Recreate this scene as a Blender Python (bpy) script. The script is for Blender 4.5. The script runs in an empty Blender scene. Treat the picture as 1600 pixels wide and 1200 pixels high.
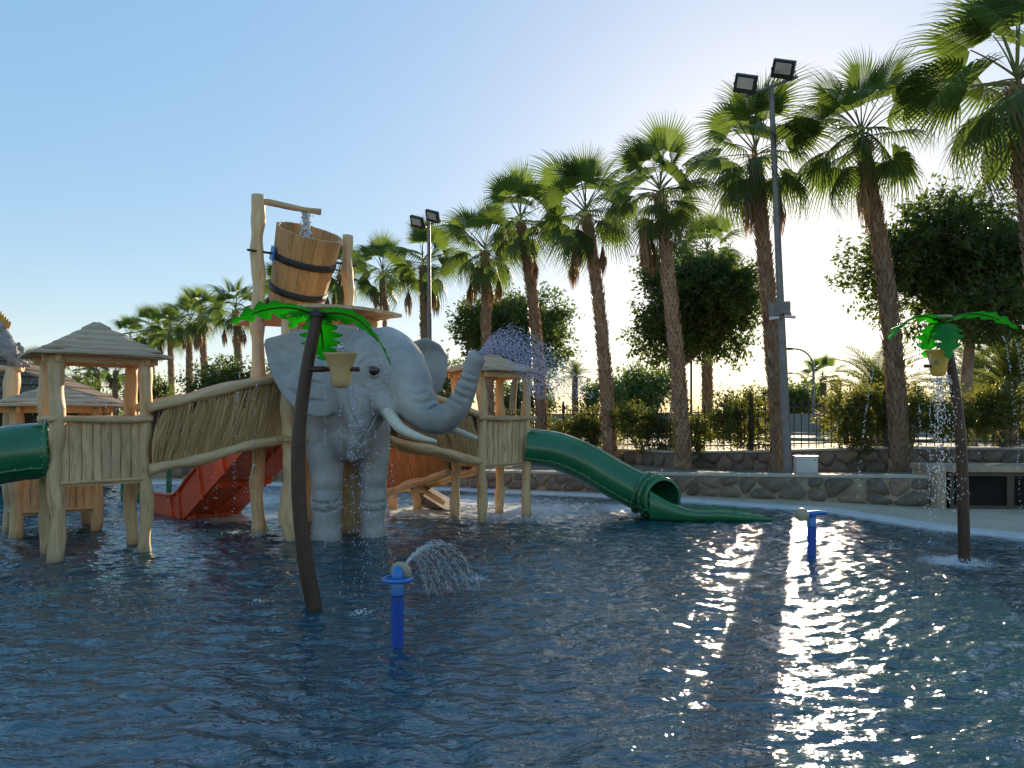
import bpy, bmesh, math, random
import numpy as np
from mathutils import Vector, Matrix, Euler
from mathutils.bvhtree import BVHTree

random.seed(7); np.random.seed(7)
R = math.radians
scene = bpy.context.scene
col = scene.collection

# ------------------------------------------------------------------ camera
F = 1150.0          # focal length in pixels of a 1600 wide picture
EYE = 1.7           # eye height above the water
HOR = 650.0         # horizon row
cam_d = bpy.data.cameras.new('camera')
cam = bpy.data.objects.new('camera', cam_d); col.objects.link(cam)
cam.location = (0, 0, EYE); cam.rotation_euler = (R(90), 0, 0)
cam_d.sensor_width = 36; cam_d.lens = 36*F/1600
cam_d.shift_y = (HOR-600)/1600
cam_d.clip_start = 0.05; cam_d.clip_end = 6000
scene.camera = cam

# ------------------------------------------------------------------ sky and sun
SUN_AZ, SUN_EL = R(20.6), R(14.6)     # azimuth to the right of the view axis (+Y)
world = bpy.data.worlds.new('World'); scene.world = world
world.use_nodes = True
wn = world.node_tree; wn.nodes.clear()
sky = wn.nodes.new('ShaderNodeTexSky'); sky.sky_type = 'NISHITA'
sky.sun_disc = False; sky.sun_elevation = SUN_EL; sky.sun_rotation = SUN_AZ
sky.altitude = 0; sky.air_density = 1.0; sky.dust_density = 0.5; sky.ozone_density = 2.0
bg = wn.nodes.new('ShaderNodeBackground'); bg.inputs['Strength'].default_value = 0.15
wo = wn.nodes.new('ShaderNodeOutputWorld')
gam = wn.nodes.new('ShaderNodeGamma'); gam.inputs[1].default_value = 0.29      # hazy, evenly bright evening sky
hsv = wn.nodes.new('ShaderNodeHueSaturation'); hsv.inputs['Saturation'].default_value = 2.2
wn.links.new(sky.outputs[0], gam.inputs[0]); tint = wn.nodes.new('ShaderNodeMix'); tint.data_type = 'RGBA'; tint.blend_type = 'MULTIPLY'; tint.inputs[0].default_value = 1.0; tint.inputs[7].default_value = (.945, .98, 1.05, 1)
wn.links.new(gam.outputs[0], tint.inputs[6]); wn.links.new(tint.outputs[2], hsv.inputs['Color']); wn.links.new(hsv.outputs[0], bg.inputs[0])
wn.links.new(bg.outputs[0], wo.inputs[0])

sdir = Vector((math.sin(SUN_AZ)*math.cos(SUN_EL), math.cos(SUN_AZ)*math.cos(SUN_EL), math.sin(SUN_EL)))
sun_d = bpy.data.lights.new('sun', 'SUN'); sun_d.energy = 2.5; sun_d.angle = R(0.6); sun_d.color = (1.0, 0.86, 0.68)
sun = bpy.data.objects.new('sun', sun_d); col.objects.link(sun)
sun.rotation_euler = sdir.to_track_quat('Z', 'Y').to_euler(); sun.location = sdir*80

scene.view_settings.view_transform = 'Standard'; scene.view_settings.look = 'None'
scene.view_settings.gamma = 1.0; scene.view_settings.exposure = 2.0
scene.view_settings.use_curve_mapping = False
scene.view_settings.use_white_balance = True; scene.view_settings.white_balance_temperature = 7350; scene.view_settings.white_balance_tint = 10
scene.render.engine = 'CYCLES'
cy = scene.cycles
cy.use_denoising = True
try: cy.denoiser = 'OPENIMAGEDENOISE'
except Exception: pass
cy.max_bounces = 8; cy.diffuse_bounces = 3; cy.glossy_bounces = 4; cy.transmission_bounces = 6; cy.transparent_max_bounces = 8
cy.sample_clamp_indirect = 6.0
cy.caustics_reflective = False; cy.caustics_refractive = False

# ------------------------------------------------------------------ helpers
def P(px, py, d):
    """world point seen at photo pixel (px,py) at depth d metres"""
    return Vector(((px-800)/F*d, d, EYE+(HOR-py)/F*d))
def PX(px, d): return (px-800)/F*d
def PZ(py, d): return EYE+(HOR-py)/F*d

def tag(o, label=None, cat=None, group=None, kind=None):
    if label: o['label'] = label
    if cat: o['category'] = cat
    if group: o['group'] = group
    if kind: o['kind'] = kind
    return o
def empty(name, loc=(0, 0, 0), rz=0, label=None, cat=None, group=None):
    o = bpy.data.objects.new(name, None); col.objects.link(o)
    o.location = loc; o.rotation_euler = (0, 0, rz); o.empty_display_size = 0.2
    return tag(o, label, cat, group)

class MB:
    """collects shapes; each vertex also keeps a grain coordinate (z runs along the piece)"""
    def __init__(s): s.v = []; s.f = []; s.g = []; s.sm = []
    def add(s, vs, fs, gs=None, smooth=False):
        o = len(s.v)
        s.v += [tuple(x) for x in vs]
        s.g += [tuple(x) for x in (gs if gs is not None else vs)]
        s.f += [tuple(i+o for i in f) for f in fs]
        s.sm += [smooth]*len(fs)
    def box(s, c, size, rot=None, along=2):
        hx, hy, hz = size[0]/2, size[1]/2, size[2]/2
        L = [Vector((x, y, z)) for x in (-hx, hx) for y in (-hy, hy) for z in (-hz, hz)]
        M = rot if rot is not None else Matrix.Identity(3)
        off = random.uniform(0, 30)
        vs = [Vector(c)+M@l for l in L]
        def gr(l):
            l = list(l); a = l.pop(along); return (l[0]+off, l[1], a+off)
        s.add(vs, [(0, 1, 3, 2), (4, 6, 7, 5), (0, 4, 5, 1), (2, 3, 7, 6), (0, 2, 6, 4), (1, 5, 7, 3)], [gr(l) for l in L])
    def tube(s, pts, rad, seg=10, caps=True, smooth=True, wob=0.0, closed=False, up=None):
        pts = [Vector(p) for p in pts]; n = len(pts)
        if not hasattr(rad, '__len__'): rad = [rad]*n
        off = random.uniform(0, 40)
        vs = []; gs = []; fs = []
        prev = None; dist = 0
        for i in range(n):
            if closed: t = pts[(i+1) % n]-pts[i-1]
            else: t = pts[min(i+1, n-1)]-pts[max(i-1, 0)]
            t.normalize()
            if prev is None:
                a = Vector(up) if up else (Vector((0, 0, 1)) if abs(t.z) < .9 else Vector((1, 0, 0)))
                nx = (a - t*a.dot(t)).normalized()
            else:
                nx = (prev - t*prev.dot(t)).normalized()
            prev = nx; ny = t.cross(nx)
            if i: dist += (pts[i]-pts[i-1]).length
            for k in range(seg):
                an = 2*math.pi*k/seg
                r = rad[i]*(1+wob*math.sin(3*an+dist*7+off)+wob*.7*math.sin(2*an-dist*11+off*2))
                vs.append(pts[i]+nx*(r*math.cos(an))+ny*(r*math.sin(an)))
                gs.append((rad[i]*math.cos(an)+off, rad[i]*math.sin(an), dist+off))
        m = n if closed else n-1
        for i in range(m):
            for k in range(seg):
                a = i*seg+k; b = i*seg+(k+1) % seg
                c = ((i+1) % n)*seg+(k+1) % seg; d = ((i+1) % n)*seg+k
                fs.append((a, b, c, d))
        s.add(vs, fs, gs, smooth)
        if caps and not closed:
            s.add(vs[:seg], [tuple(range(seg))[::-1]], gs[:seg]); s.add(vs[-seg:], [tuple(range(seg))], gs[-seg:])
    def log(s, a, b, r, seg=14, wav=.12, rings=None, r2=None):
        """a hand-shaped log: wavy radius and a wandering axis"""
        a = Vector(a); b = Vector(b); L = (b-a).length
        n = rings or max(6, int(L/.07))
        t = (b-a).normalized(); ref = Vector((0, 0, 1)) if abs(t.z) < .9 else Vector((1, 0, 0))
        u = (ref-t*ref.dot(t)).normalized(); w = t.cross(u)
        p1, p2, p3, p4 = [random.uniform(0, 6.28) for _ in range(4)]
        pts = []; rad = []
        for i in range(n+1):
            q = i/n; x = q*L
            e = min(1, q*6, (1-q)*6)
            pts.append(a.lerp(b, q)+u*(r*wav*1.3*math.sin(x*5.2+p1)*e)+w*(r*wav*1.3*math.sin(x*4.1+p2)*e))
            rr = r+((r2-r)*q if r2 else 0)
            rad.append(rr*(1+wav*.75*math.sin(x*8.3+p3)+wav*.45*math.sin(x*17+p4)))
        # rounded ends
        pts = [pts[0]]+pts+[pts[-1]]
        pts[0] = pts[1]-t*.004; pts[-1] = pts[-2]+t*.004
        rad = [rad[0]*.86]+rad+[rad[-1]*.86]
        s.tube(pts, rad, seg, wob=.05)
    def lathe(s, prof, c=(0, 0, 0), M=None, seg=20, smooth=True):
        c = Vector(c); M = M or Matrix.Identity(3)
        vs = []; fs = []; n = len(prof)
        for (r, z) in prof:
            for k in range(seg):
                an = 2*math.pi*k/seg
                vs.append(c+M@Vector((r*math.cos(an), r*math.sin(an), z)))
        for i in range(n-1):
            for k in range(seg):
                fs.append((i*seg+k, i*seg+(k+1) % seg, (i+1)*seg+(k+1) % seg, (i+1)*seg+k))
        s.add(vs, fs, None, smooth)
        s.add(vs[:seg], [tuple(range(seg))[::-1]]); s.add(vs[-seg:], [tuple(range(seg))])
    def ball(s, c, r, seg=10, rings=7, sc=(1, 1, 1), M=None):
        c = Vector(c); M = M or Matrix.Identity(3)
        vs = []; fs = []
        for i in range(rings+1):
            th = math.pi*i/rings
            for k in range(seg):
                an = 2*math.pi*k/seg
                vs.append(c+M@Vector((r*sc[0]*math.sin(th)*math.cos(an), r*sc[1]*math.sin(th)*math.sin(an), r*sc[2]*math.cos(th))))
        for i in range(rings):
            for k in range(seg):
                fs.append((i*seg+k, (i+1)*seg+k, (i+1)*seg+(k+1) % seg, i*seg+(k+1) % seg))
        s.add(vs, fs, None, True)
    def torus(s, c, Rr, r, M=None, seg=24, sub=8):
        c = Vector(c); M = M or Matrix.Identity(3)
        pts = [c+M@Vector((Rr*math.cos(2*math.pi*i/seg), Rr*math.sin(2*math.pi*i/seg), 0)) for i in range(seg)]
        s.tube(pts, r, sub, closed=True, up=M@Vector((0, 0, 1)))
    def prism(s, poly, a, b):
        """polygon of Vectors swept from offset a to offset b (Vectors)"""
        n = len(poly); a = Vector(a); b = Vector(b)
        vs = [Vector(p)+a for p in poly]+[Vector(p)+b for p in poly]
        fs = [tuple(range(n))[::-1], tuple(range(n, 2*n))]+[(i, (i+1) % n, (i+1) % n+n, i+n) for i in range(n)]
        s.add(vs, fs)
    def mesh(s, name):
        me = bpy.data.meshes.new(name)
        me.from_pydata(s.v, [], s.f)
        at = me.attributes.new('gc', 'FLOAT_VECTOR', 'POINT')
        at.data.foreach_set('vector', np.array(s.g, dtype=np.float32).ravel())
        me.polygons.foreach_set('use_smooth', s.sm)
        bm = bmesh.new(); bm.from_mesh(me); bmesh.ops.recalc_face_normals(bm, faces=bm.faces); bm.to_mesh(me); bm.free()
        return me
    def build(s, name, m, parent=None, kind=None):
        me = s.mesh(name); me.materials.append(m)
        return link(name, me, parent, kind)
def link(name, me, parent=None, kind=None, loc=None, rot=None, scale=None):
    o = bpy.data.objects.new(name, me); col.objects.link(o)
    if parent is not None: o.parent = parent
    if kind: o['kind'] = kind
    if loc is not None: o.location = loc
    if rot is not None: o.rotation_euler = rot
    if scale is not None: o.scale = (scale,)*3 if not hasattr(scale, '__len__') else scale
    return o
def np_mesh(name, V, Fc, m, smooth=False, gc=None):
    """V (n,3) array, Fc (k,3|4) int array"""
    V = np.asarray(V, np.float32); Fc = np.asarray(Fc, np.int32)
    me = bpy.data.meshes.new(name)
    k = Fc.shape[1]
    me.vertices.add(len(V)); me.vertices.foreach_set('co', V.ravel())
    me.loops.add(Fc.size); me.loops.foreach_set('vertex_index', Fc.ravel())
    me.polygons.add(len(Fc)); me.polygons.foreach_set('loop_start', np.arange(0, Fc.size, k, dtype=np.int32))
    me.polygons.foreach_set('loop_total', np.full(len(Fc), k, np.int32))
    me.polygons.foreach_set('use_smooth', np.full(len(Fc), smooth))
    if gc is not None:
        at = me.attributes.new('gc', 'FLOAT_VECTOR', 'POINT'); at.data.foreach_set('vector', np.asarray(gc, np.float32).ravel())
    me.update(calc_edges=True); me.validate()
    if m: me.materials.append(m)
    return me
def copy_tree(o, parent=None):
    c = o.copy(); col.objects.link(c)
    if parent is not None: c.parent = parent
    for ch in list(o.children): copy_tree(ch, c)
    return c
def rotm(axis, ang): return Matrix.Rotation(ang, 3, axis)
def frame(xa, za):
    """3x3 matrix whose z column is za and x column is near xa"""
    z = Vector(za).normalized(); x = Vector(xa); x = (x-z*x.dot(z)).normalized(); y = z.cross(x)
    return Matrix((x, y, z)).transposed()
def bez(pts, n):
    """Catmull-Rom through points"""
    pts = [Vector(p) for p in pts]; out = []
    ext = [pts[0]*2-pts[1]]+pts+[pts[-1]*2-pts[-2]]
    for i in range(1, len(ext)-2):
        a, b, c, d = ext[i-1], ext[i], ext[i+1], ext[i+2]
        for k in range(n):
            t = k/n
            out.append(.5*((2*b)+(c-a)*t+(2*a-5*b+4*c-d)*t*t+(3*b-a-3*c+d)*t**3))
    out.append(pts[-1]); return out

# ------------------------------------------------------------------ materials
class NT:
    def __init__(s, name):
        s.m = bpy.data.materials.new(name); s.m.use_nodes = True
        s.t = s.m.node_tree; s.n = s.t.nodes
        s.b = s.n['Principled BSDF']; s.out = s.n['Material Output']
    def new(s, ty, **kw):
        n = s.n.new(ty)
        for k, v in kw.items():
            if hasattr(n, k): setattr(n, k, v)
            else: n.inputs[k].default_value = v
        return n
    def ln(s, a, b): s.t.links.new(a, b)
    def coord(s, kind, scale=(1, 1, 1)):
        if kind == 'gc':
            c = s.new('ShaderNodeAttribute', attribute_name='gc').outputs['Vector']
        else:
            c = s.new('ShaderNodeTexCoord').outputs[kind]
        mp = s.new('ShaderNodeMapping'); mp.inputs['Scale'].default_value = scale
        s.ln(c, mp.inputs[0]); return mp.outputs[0]
    def noise(s, co, scale, detail=4, rough=.55, dist=0.0):
        n = s.new('ShaderNodeTexNoise', Scale=scale, Detail=detail, Roughness=rough, Distortion=dist)
        if co is not None: s.ln(co, n.inputs['Vector'])
        return n.outputs['Fac']
    def ramp(s, fac, stops):
        r = s.new('ShaderNodeValToRGB'); e = r.color_ramp.elements
        while len(e) < len(stops): e.new(.5)
        for i, (p, c) in enumerate(stops): e[i].position = p; e[i].color = (*c, 1)
        s.ln(fac, r.inputs[0]); return r.outputs[0]
    def mix(s, fac, a, b, mode='MIX'):
        n = s.new('ShaderNodeMix', data_type='RGBA', blend_type=mode)
        for sock, v in ((n.inputs[0], fac), (n.inputs[6], a), (n.inputs[7], b)):
            if isinstance(v, (int, float)): sock.default_value = v
            elif isinstance(v, tuple): sock.default_value = (*v, 1)
            else: s.ln(v, sock)
        return n.outputs[2]
    def bump(s, h, strength=.3, dist=.02, normal=None):
        b = s.new('ShaderNodeBump', Strength=strength, Distance=dist)
        s.ln(h, b.inputs['Height'])
        if normal is not None: s.ln(normal, b.inputs['Normal'])
        return b.outputs[0]
    def set(s, color=None, rough=None, normal=None, **kw):
        for v, nm in ((color, 'Base Color'), (rough, 'Roughness')):
            if v is None: continue
            if isinstance(v, tuple): s.b.inputs[nm].default_value = (*v, 1)
            elif isinstance(v, (int, float)): s.b.inputs[nm].default_value = v
            else: s.ln(v, s.b.inputs[nm])
        if normal is not None: s.ln(normal, s.b.inputs['Normal'])
        for k, v in kw.items(): s.b.inputs[k.replace('_', ' ')].default_value = v
        return s.m

def wood(name, c1, c2, c3, rough=.55, gs=1.0, bumpd=.012, spec=.4):
    t = NT(name)
    co = t.coord('gc', (14*gs, 14*gs, 1.3*gs))
    n1 = t.noise(co, 1.6, 6, .62, 1.2)
    n2 = t.noise(t.coord('gc', (3, 3, 1.2)), 1.1, 3)
    rnd = t.new('ShaderNodeObjectInfo').outputs['Random']
    c = t.ramp(n1, [(.28, c3), (.47, c1), (.75, c2)])
    c = t.mix(t.ramp(n2, [(.35, (0, 0, 0)), (.75, (1, 1, 1))]), c, t.mix(.5, c, c3))
    hsv = t.new('ShaderNodeHueSaturation'); t.ln(c, hsv.inputs['Color'])
    mr = t.new('ShaderNodeMapRange'); mr.inputs['To Min'].default_value = .86; mr.inputs['To Max'].default_value = 1.1
    t.ln(rnd, mr.inputs[0]); t.ln(mr.outputs[0], hsv.inputs['Value'])
    fine = t.noise(t.coord('gc', (60, 60, 5)), 1.5, 4)
    # wet, slimy band just above the pool level
    sx = t.new('ShaderNodeSeparateXYZ'); t.ln(t.new('ShaderNodeNewGeometry').outputs['Position'], sx.inputs[0])
    wet = t.new('ShaderNodeMapRange'); wet.inputs['From Min'].default_value = .05; wet.inputs['From Max'].default_value = .20; wet.inputs['To Min'].default_value = .55; wet.inputs['To Max'].default_value = 0
    ad = t.new('ShaderNodeMath', operation='ADD'); mu = t.new('ShaderNodeMath', operation='MULTIPLY'); mu.inputs[1].default_value = .16; t.ln(n2, mu.inputs[0]); t.ln(sx.outputs[2], ad.inputs[0]); t.ln(mu.outputs[0], ad.inputs[1]); t.ln(ad.outputs[0], wet.inputs[0])
    hsv_out = t.mix(wet.outputs[0], hsv.outputs[0], (.10, .075, .045))
    nb = t.bump(n1, .55, bumpd); nb = t.bump(fine, .25, .004, nb)
    return t.set(hsv_out, rough, nb, Specular_IOR_Level=spec)
M = {}
M['log'] = wood('faux_wood_log', (.82, .53, .275), (.90, .66, .40), (.48, .25, .10))
M['plank'] = wood('faux_wood_plank', (.80, .52, .27), (.88, .64, .385), (.34, .17, .075), bumpd=.02)
M['rail'] = wood('rail_log', (.74, .475, .245), (.85, .60, .35), (.40, .21, .09))
M['roofwood'] = wood('tower_roof_board', (.70, .48, .26), (.80, .58, .34), (.48, .30, .15))
M['thatch_roof'] = wood('grey_thatch', (.58, .41, .27), (.72, .53, .37), (.34, .22, .14), rough=.8, gs=1.3)
M['stave'] = wood('barrel_stave', (.62, .33, .135), (.74, .43, .20), (.36, .17, .06), gs=1.2)
M['darkwood'] = wood('dark_thatch', (.11, .075, .05), (.17, .12, .085), (.05, .035, .025), rough=.8)

def plain(name, c, rough=.5, var=.12, scale=3.0, bump=.0, coord='Object', **kw):
    t = NT(name)
    n = t.noise(t.coord(coord), scale, 5, .6)
    lo = tuple(max(0, x*(1-var*1.6)) for x in c); hi = tuple(min(1, x*(1+var)) for x in c)
    cc = t.ramp(n, [(.3, lo), (.7, hi)])
    nb = t.bump(t.noise(t.coord(coord), scale*14, 4), bump, .01) if bump else None
    rr = t.new('ShaderNodeMapRange'); rr.inputs['To Min'].default_value = rough*.8; rr.inputs['To Max'].default_value = min(1, rough*1.25)
    t.ln(n, rr.inputs[0])
    return t.set(cc, rr.outputs[0], nb, **kw)
M['green'] = plain('green_fibreglass', (.004, .15, .045), .22, .18, 2.0, Coat_Weight=.5)
M['greenin'] = plain('green_fibreglass_inside', (.008, .14, .06), .35, .15)
M['bolt'] = plain('bolt', (.30, .42, .22), .4)
M['red'] = plain('red_fibreglass', (.72, .105, .036), .55, .15, 2.0)
M['blue'] = plain('blue_pipe', (.008, .07, .38), .3, .1, Coat_Weight=.3)
M['lblue'] = plain('light_blue_pipe', (.01, .19, .55), .3, .1, Coat_Weight=.3)
M['cream'] = plain('cream_disc', (.46, .37, .24), .5, .1)
M['rubber'] = plain('black_band', (.018, .017, .018), .5, .3, 8, .3)
M['pole'] = plain('brown_pole', (.07, .028, .012), .45, .3, 5)
M['bucket'] = plain('tan_bucket', (.72, .44, .19), .5, .08)
M['bucketin'] = plain('yellow_bucket', (.80, .46, .09), .5, .08)
M['tusk'] = plain('tusk', (.72, .63, .48), .35, .1, 4)
M['metal'] = plain('galvanised', (.22, .20, .18), .5, .2, 6, Metallic=.3)
M['darkmetal'] = plain('dark_metal', (.03, .032, .034), .5, .2)
M['lens'] = plain('lamp_glass', (.55, .54, .50), .12, .1)
M['white'] = plain('white_plastic', (.70, .68, .64), .5, .06)
M['fence'] = plain('fence_iron', (.02, .022, .024), .45, .2)
M['asphalt'] = plain('asphalt', (.09, .088, .085), .9, .2, 3, .3)
M['kerb'] = plain('kerb', (.36, .32, .27), .8, .12, 4)
M['soil'] = plain('soil', (.19, .13, .085), .95, .35, 2.5, .8)
M['sand'] = plain('dry_ground', (.30, .24, .175), .95, .2, .6, .5)
M['deck'] = plain('deck_concrete', (.50, .405, .30), .75, .13, 1.2, .25)
M['edge'] = plain('pool_edge', (.56, .56, .57), .6, .08, 3)
M['mortar'] = plain('mortar', (.40, .30, .205), .9, .22, 5, .6)
M['mortar2'] = plain('brown_mortar', (.21, .155, .11), .9, .25, 5, .6)
M['cap'] = plain('wall_cap', (.52, .46, .38), .85, .15, 3, .4)
M['louvre'] = plain('louvre', (.028, .022, .018), .5, .2)
M['louvreframe'] = plain('louvre_frame', (.075, .045, .028), .5, .2)
M['carpaint'] = plain('car_white', (.62, .63, .65), .3, .04, Coat_Weight=.5)
M['carblue'] = plain('car_silver', (.35, .38, .42), .3, .04, Coat_Weight=.5)
M['glass'] = plain('dark_glass', (.02, .024, .028), .08, .1)
M['tyre'] = plain('tyre', (.015, .015, .015), .8)
M['signred'] = plain('sign_red', (.50, .03, .025), .45)
M['signwhite'] = plain('sign_white', (.75, .74, .72), .45)
M['bark'] = plain('ficus_bark', (.36, .27, .19), .9, .3, 4, .8)
M['eye'] = plain('eye_ball', (.012, .008, .006), .08, .2, Coat_Weight=.6)
M['mouth'] = plain('mouth_lining', (.58, .50, .44), .5)
M['render'] = plain('far_wall', (.33, .31, .28), .9, .1, .8)
M['crest'] = plain('crest_yellow', (.62, .33, .06), .6)
M['teal'] = plain('teal_plastic', (.16, .30, .34), .3)

# stones: colour differs from stone to stone
t = NT('field_stone')
rnd = t.new('ShaderNodeObjectInfo').outputs['Random']
c = t.ramp(rnd, [(0, (.10, .075, .058)), (.3, (.27, .185, .12)), (.55, (.15, .12, .095)), (.78, (.36, .24, .15)), (1, (.21, .16, .12))])
n = t.noise(t.coord('Object'), 7, 6, .65)
c = t.mix(t.ramp(n, [(.35, (0, 0, 0)), (.7, (1, 1, 1))]), t.mix(.45, c, (.03, .025, .022)), t.mix(.25, c, (.36, .29, .22)))
M['stone'] = t.set(c, .85, t.bump(n, .7, .03))

# foliage: diffuse plus light through the leaf
def leafmat(name, c1, c2, trans, tw=.45, rough=.5, nscale=1.5, obj=True):
    t = NT(name)
    n = t.noise(t.coord('gc'), nscale, 3)
    rnd = t.new('ShaderNodeObjectInfo').outputs['Random']
    c = t.ramp(n, [(.3, c1), (.7, c2)])
    hsv = t.new('ShaderNodeHueSaturation'); t.ln(c, hsv.inputs['Color'])
    mr = t.new('ShaderNodeMapRange'); mr.inputs['To Min'].default_value = .75; mr.inputs['To Max'].default_value = 1.25
    t.ln(rnd, mr.inputs[0]); t.ln(mr.outputs[0], hsv.inputs['Value'])
    t.set(hsv.outputs[0], rough, None, Specular_IOR_Level=.35)
    tr = t.new('ShaderNodeBsdfTranslucent'); tr.inputs[0].default_value = (*trans, 1)
    mx = t.new('ShaderNodeMixShader'); mx.inputs[0].default_value = tw
    t.ln(t.b.outputs[0], mx.inputs[1]); t.ln(tr.outputs[0], mx.inputs[2]); t.ln(mx.outputs[0], t.out.inputs[0])
    return t.m
M['fan'] = leafmat('fan_leaf', (.038, .075, .022), (.075, .125, .034), (.15, .235, .035), .40)
M['deadfan'] = leafmat('dead_fan_leaf', (.24, .13, .06), (.34, .21, .10), (.30, .17, .07), .3)
M['ficus'] = leafmat('ficus_leaf', (.035, .075, .018), (.075, .125, .03), (.16, .24, .035), .35)
M['vine'] = leafmat('vine_leaf', (.065, .095, .022), (.14, .165, .04), (.26, .27, .035), .4)
M['feather'] = leafmat('feather_leaf', (.06, .10, .025), (.11, .15, .045), (.22, .27, .05), .35)
M['petiole'] = leafmat('petiole', (.16, .20, .06), (.25, .27, .10), (.2, .2, .05), .15)
M['palmbark'] = wood('palm_bark', (.28, .15, .085), (.41, .255, .155), (.10, .055, .034), rough=.85, gs=.8)
M['dryboot'] = leafmat('dry_leaf_base', (.22, .115, .06), (.62, .43, .28), (.28, .15, .07), .18, nscale=9)

# reeds of the bridge sides
def reedmat(name, lo, mid, hi):
    t = NT(name)
    n = t.noise(t.coord('gc', (1, 1, .05)), 3.1, 2)
    f = t.noise(t.coord('gc', (90, 90, 4)), 1, 4)
    c = t.ramp(n, [(.3, lo), (.5, mid), (.72, hi)])
    c = t.mix(t.ramp(f, [(.35, (0, 0, 0)), (.65, (1, 1, 1))]), t.mix(.4, c, lo), c)
    return t.set(c, .7, t.bump(f, .5, .006))
M['reed'] = reedmat('bridge_reed', (.18, .085, .032), (.64, .37, .15), (.88, .60, .29))
M['reedo'] = reedmat('orange_reed', (.18, .075, .03), (.46, .23, .095), (.62, .36, .17))
M['reedbase'] = plain('reed_backing', (.07, .042, .022), .9, .3, 6, .5)

# acrylic palm leaf
t = NT('green_acrylic')
t.set((.0, .20, .045), .12, None, Coat_Weight=.4)
tr = t.new('ShaderNodeBsdfTranslucent'); tr.inputs[0].default_value = (.0, .85, .10, 1)
mx = t.new('ShaderNodeMixShader'); mx.inputs[0].default_value = .68
t.ln(t.b.outputs[0], mx.inputs[1]); t.ln(tr.outputs[0], mx.inputs[2]); t.ln(mx.outputs[0], t.out.inputs[0])
M['acrylic'] = t.m

# painted elephant skin
t = NT('elephant_skin')
n1 = t.noise(t.coord('Object'), 2.2, 5, .6); n2 = t.noise(t.coord('Object', (1, 1, 2.2)), 16, 6, .65, .8)
c = t.ramp(n1, [(.28, (.27, .25, .235)), (.5, (.40, .37, .335)), (.72, (.53, .475, .41))])
c = t.mix(t.ramp(n2, [(.3, (0, 0, 0)), (.6, (1, 1, 1))]), t.mix(.22, c, (.22, .21, .21)), c)
vor = t.new('ShaderNodeTexVoronoi', Scale=38.0, feature='DISTANCE_TO_EDGE'); t.ln(t.coord('Object', (1, 1, 1.6)), vor.inputs['Vector'])
nb = t.bump(vor.outputs['Distance'], .12, .003); nb = t.bump(n2, .10, .006, nb)
M['skin'] = t.set(c, .42, nb, Specular_IOR_Level=.5)
M['plume'] = plain('grey_plumage', (.33, .30, .28), .6, .3, 9, .6)

# droplets and foam
t = NT('water_drop'); t.set((.93, .94, .96), .15, None, Transmission_Weight=.2, IOR=1.33, Specular_IOR_Level=.6); M['drop'] = t.m
t = NT('violet_water_drop'); t.set((.84, .78, .98), .15, None, Transmission_Weight=.2, IOR=1.33, Specular_IOR_Level=.6); M['dropv'] = t.m  # violet lens fringe of the spray put into the drop colour

# ================================================================== SETTING
outline = [(-2.4, 17.0), (0, 16.0), (2.6, 14.8), (4.66, 13.4), (5.4, 12.95), (5.75, 12.1), (6.2, 10.95), (6.96, 10.0), (8.2, 8.4),
           (9.4, 6), (9.8, 2), (9.5, -2.5), (3, -4), (-6, -4), (-14, -3), (-17, 4), (-17.5, 12), (-15, 17.0), (-10, 18.0), (-6, 17.8)]
def closed_smooth(pts, n):
    out = []; k = len(pts); pts = [Vector((x, y, 0)) for x, y in pts]
    for i in range(k):
        a, b, c, d = pts[i-1], pts[i], pts[(i+1) % k], pts[(i+2) % k]
        for j in range(n):
            t = j/n
            out.append(.5*((2*b)+(c-a)*t+(2*a-5*b+4*c-d)*t*t+(3*b-a-3*c+d)*t**3))
    return out
OUT = closed_smooth(outline, 6)
CEN = Vector((-3, 8, 0))
def ring_at(off, z, scale=None):
    res = []
    for p in OUT:
        v = p-CEN; L = v.length
        q = CEN+v*((L+off)/L) if scale is None else CEN+v.normalized()*scale
        res.append(Vector((q.x, q.y, z)))
    return res
def strip(name, rings, m, kind='structure'):
    n = len(OUT); V = []; Fc = []
    for r in rings: V += [tuple(p) for p in r]
    for i in range(len(rings)-1):
        for k in range(n):
            Fc.append((i*n+k, i*n+(k+1) % n, (i+1)*n+(k+1) % n, (i+1)*n+k))
    b = MB(); b.add(V, Fc, None, False)
    return b.build(name, m, None, kind)
strip('ground', [ring_at(6, .02), ring_at(0, .02, 60), ring_at(0, .02, 300), ring_at(0, .02, 3000)], M['sand'])
strip('pool_deck', [ring_at(.28, .062), ring_at(2, .07), ring_at(8.5, .075)], M['deck'])
strip('pool_edge', [ring_at(.0, -.5), ring_at(.0, .03), ring_at(.04, .058), ring_at(.33, .068)], M['edge'])

# pool floor: blue mosaic seen through the water
t = NT('pool_mosaic')
co = t.coord('Object')
vor = t.new('ShaderNodeTexVoronoi', Scale=9.0, feature='F1'); t.ln(co, vor.inputs['Vector'])
n = t.noise(co, .5, 4)
c = t.ramp(n, [(.3, (.012, .10, .22)), (.7, (.028, .19, .33))])
c = t.mix(.35, c, t.mix(vor.outputs['Color'], (.008, .08, .19), (.06, .30, .42)))
M['mosaic'] = t.set(c, .5)
b = MB(); n = len(OUT); r = ring_at(.05, -.5); b.add(r+[Vector((CEN.x, CEN.y, -.5))], [(k, (k+1) % n, n) for k in range(n)])
b.build('pool_floor', M['mosaic'], None, 'structure')

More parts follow.
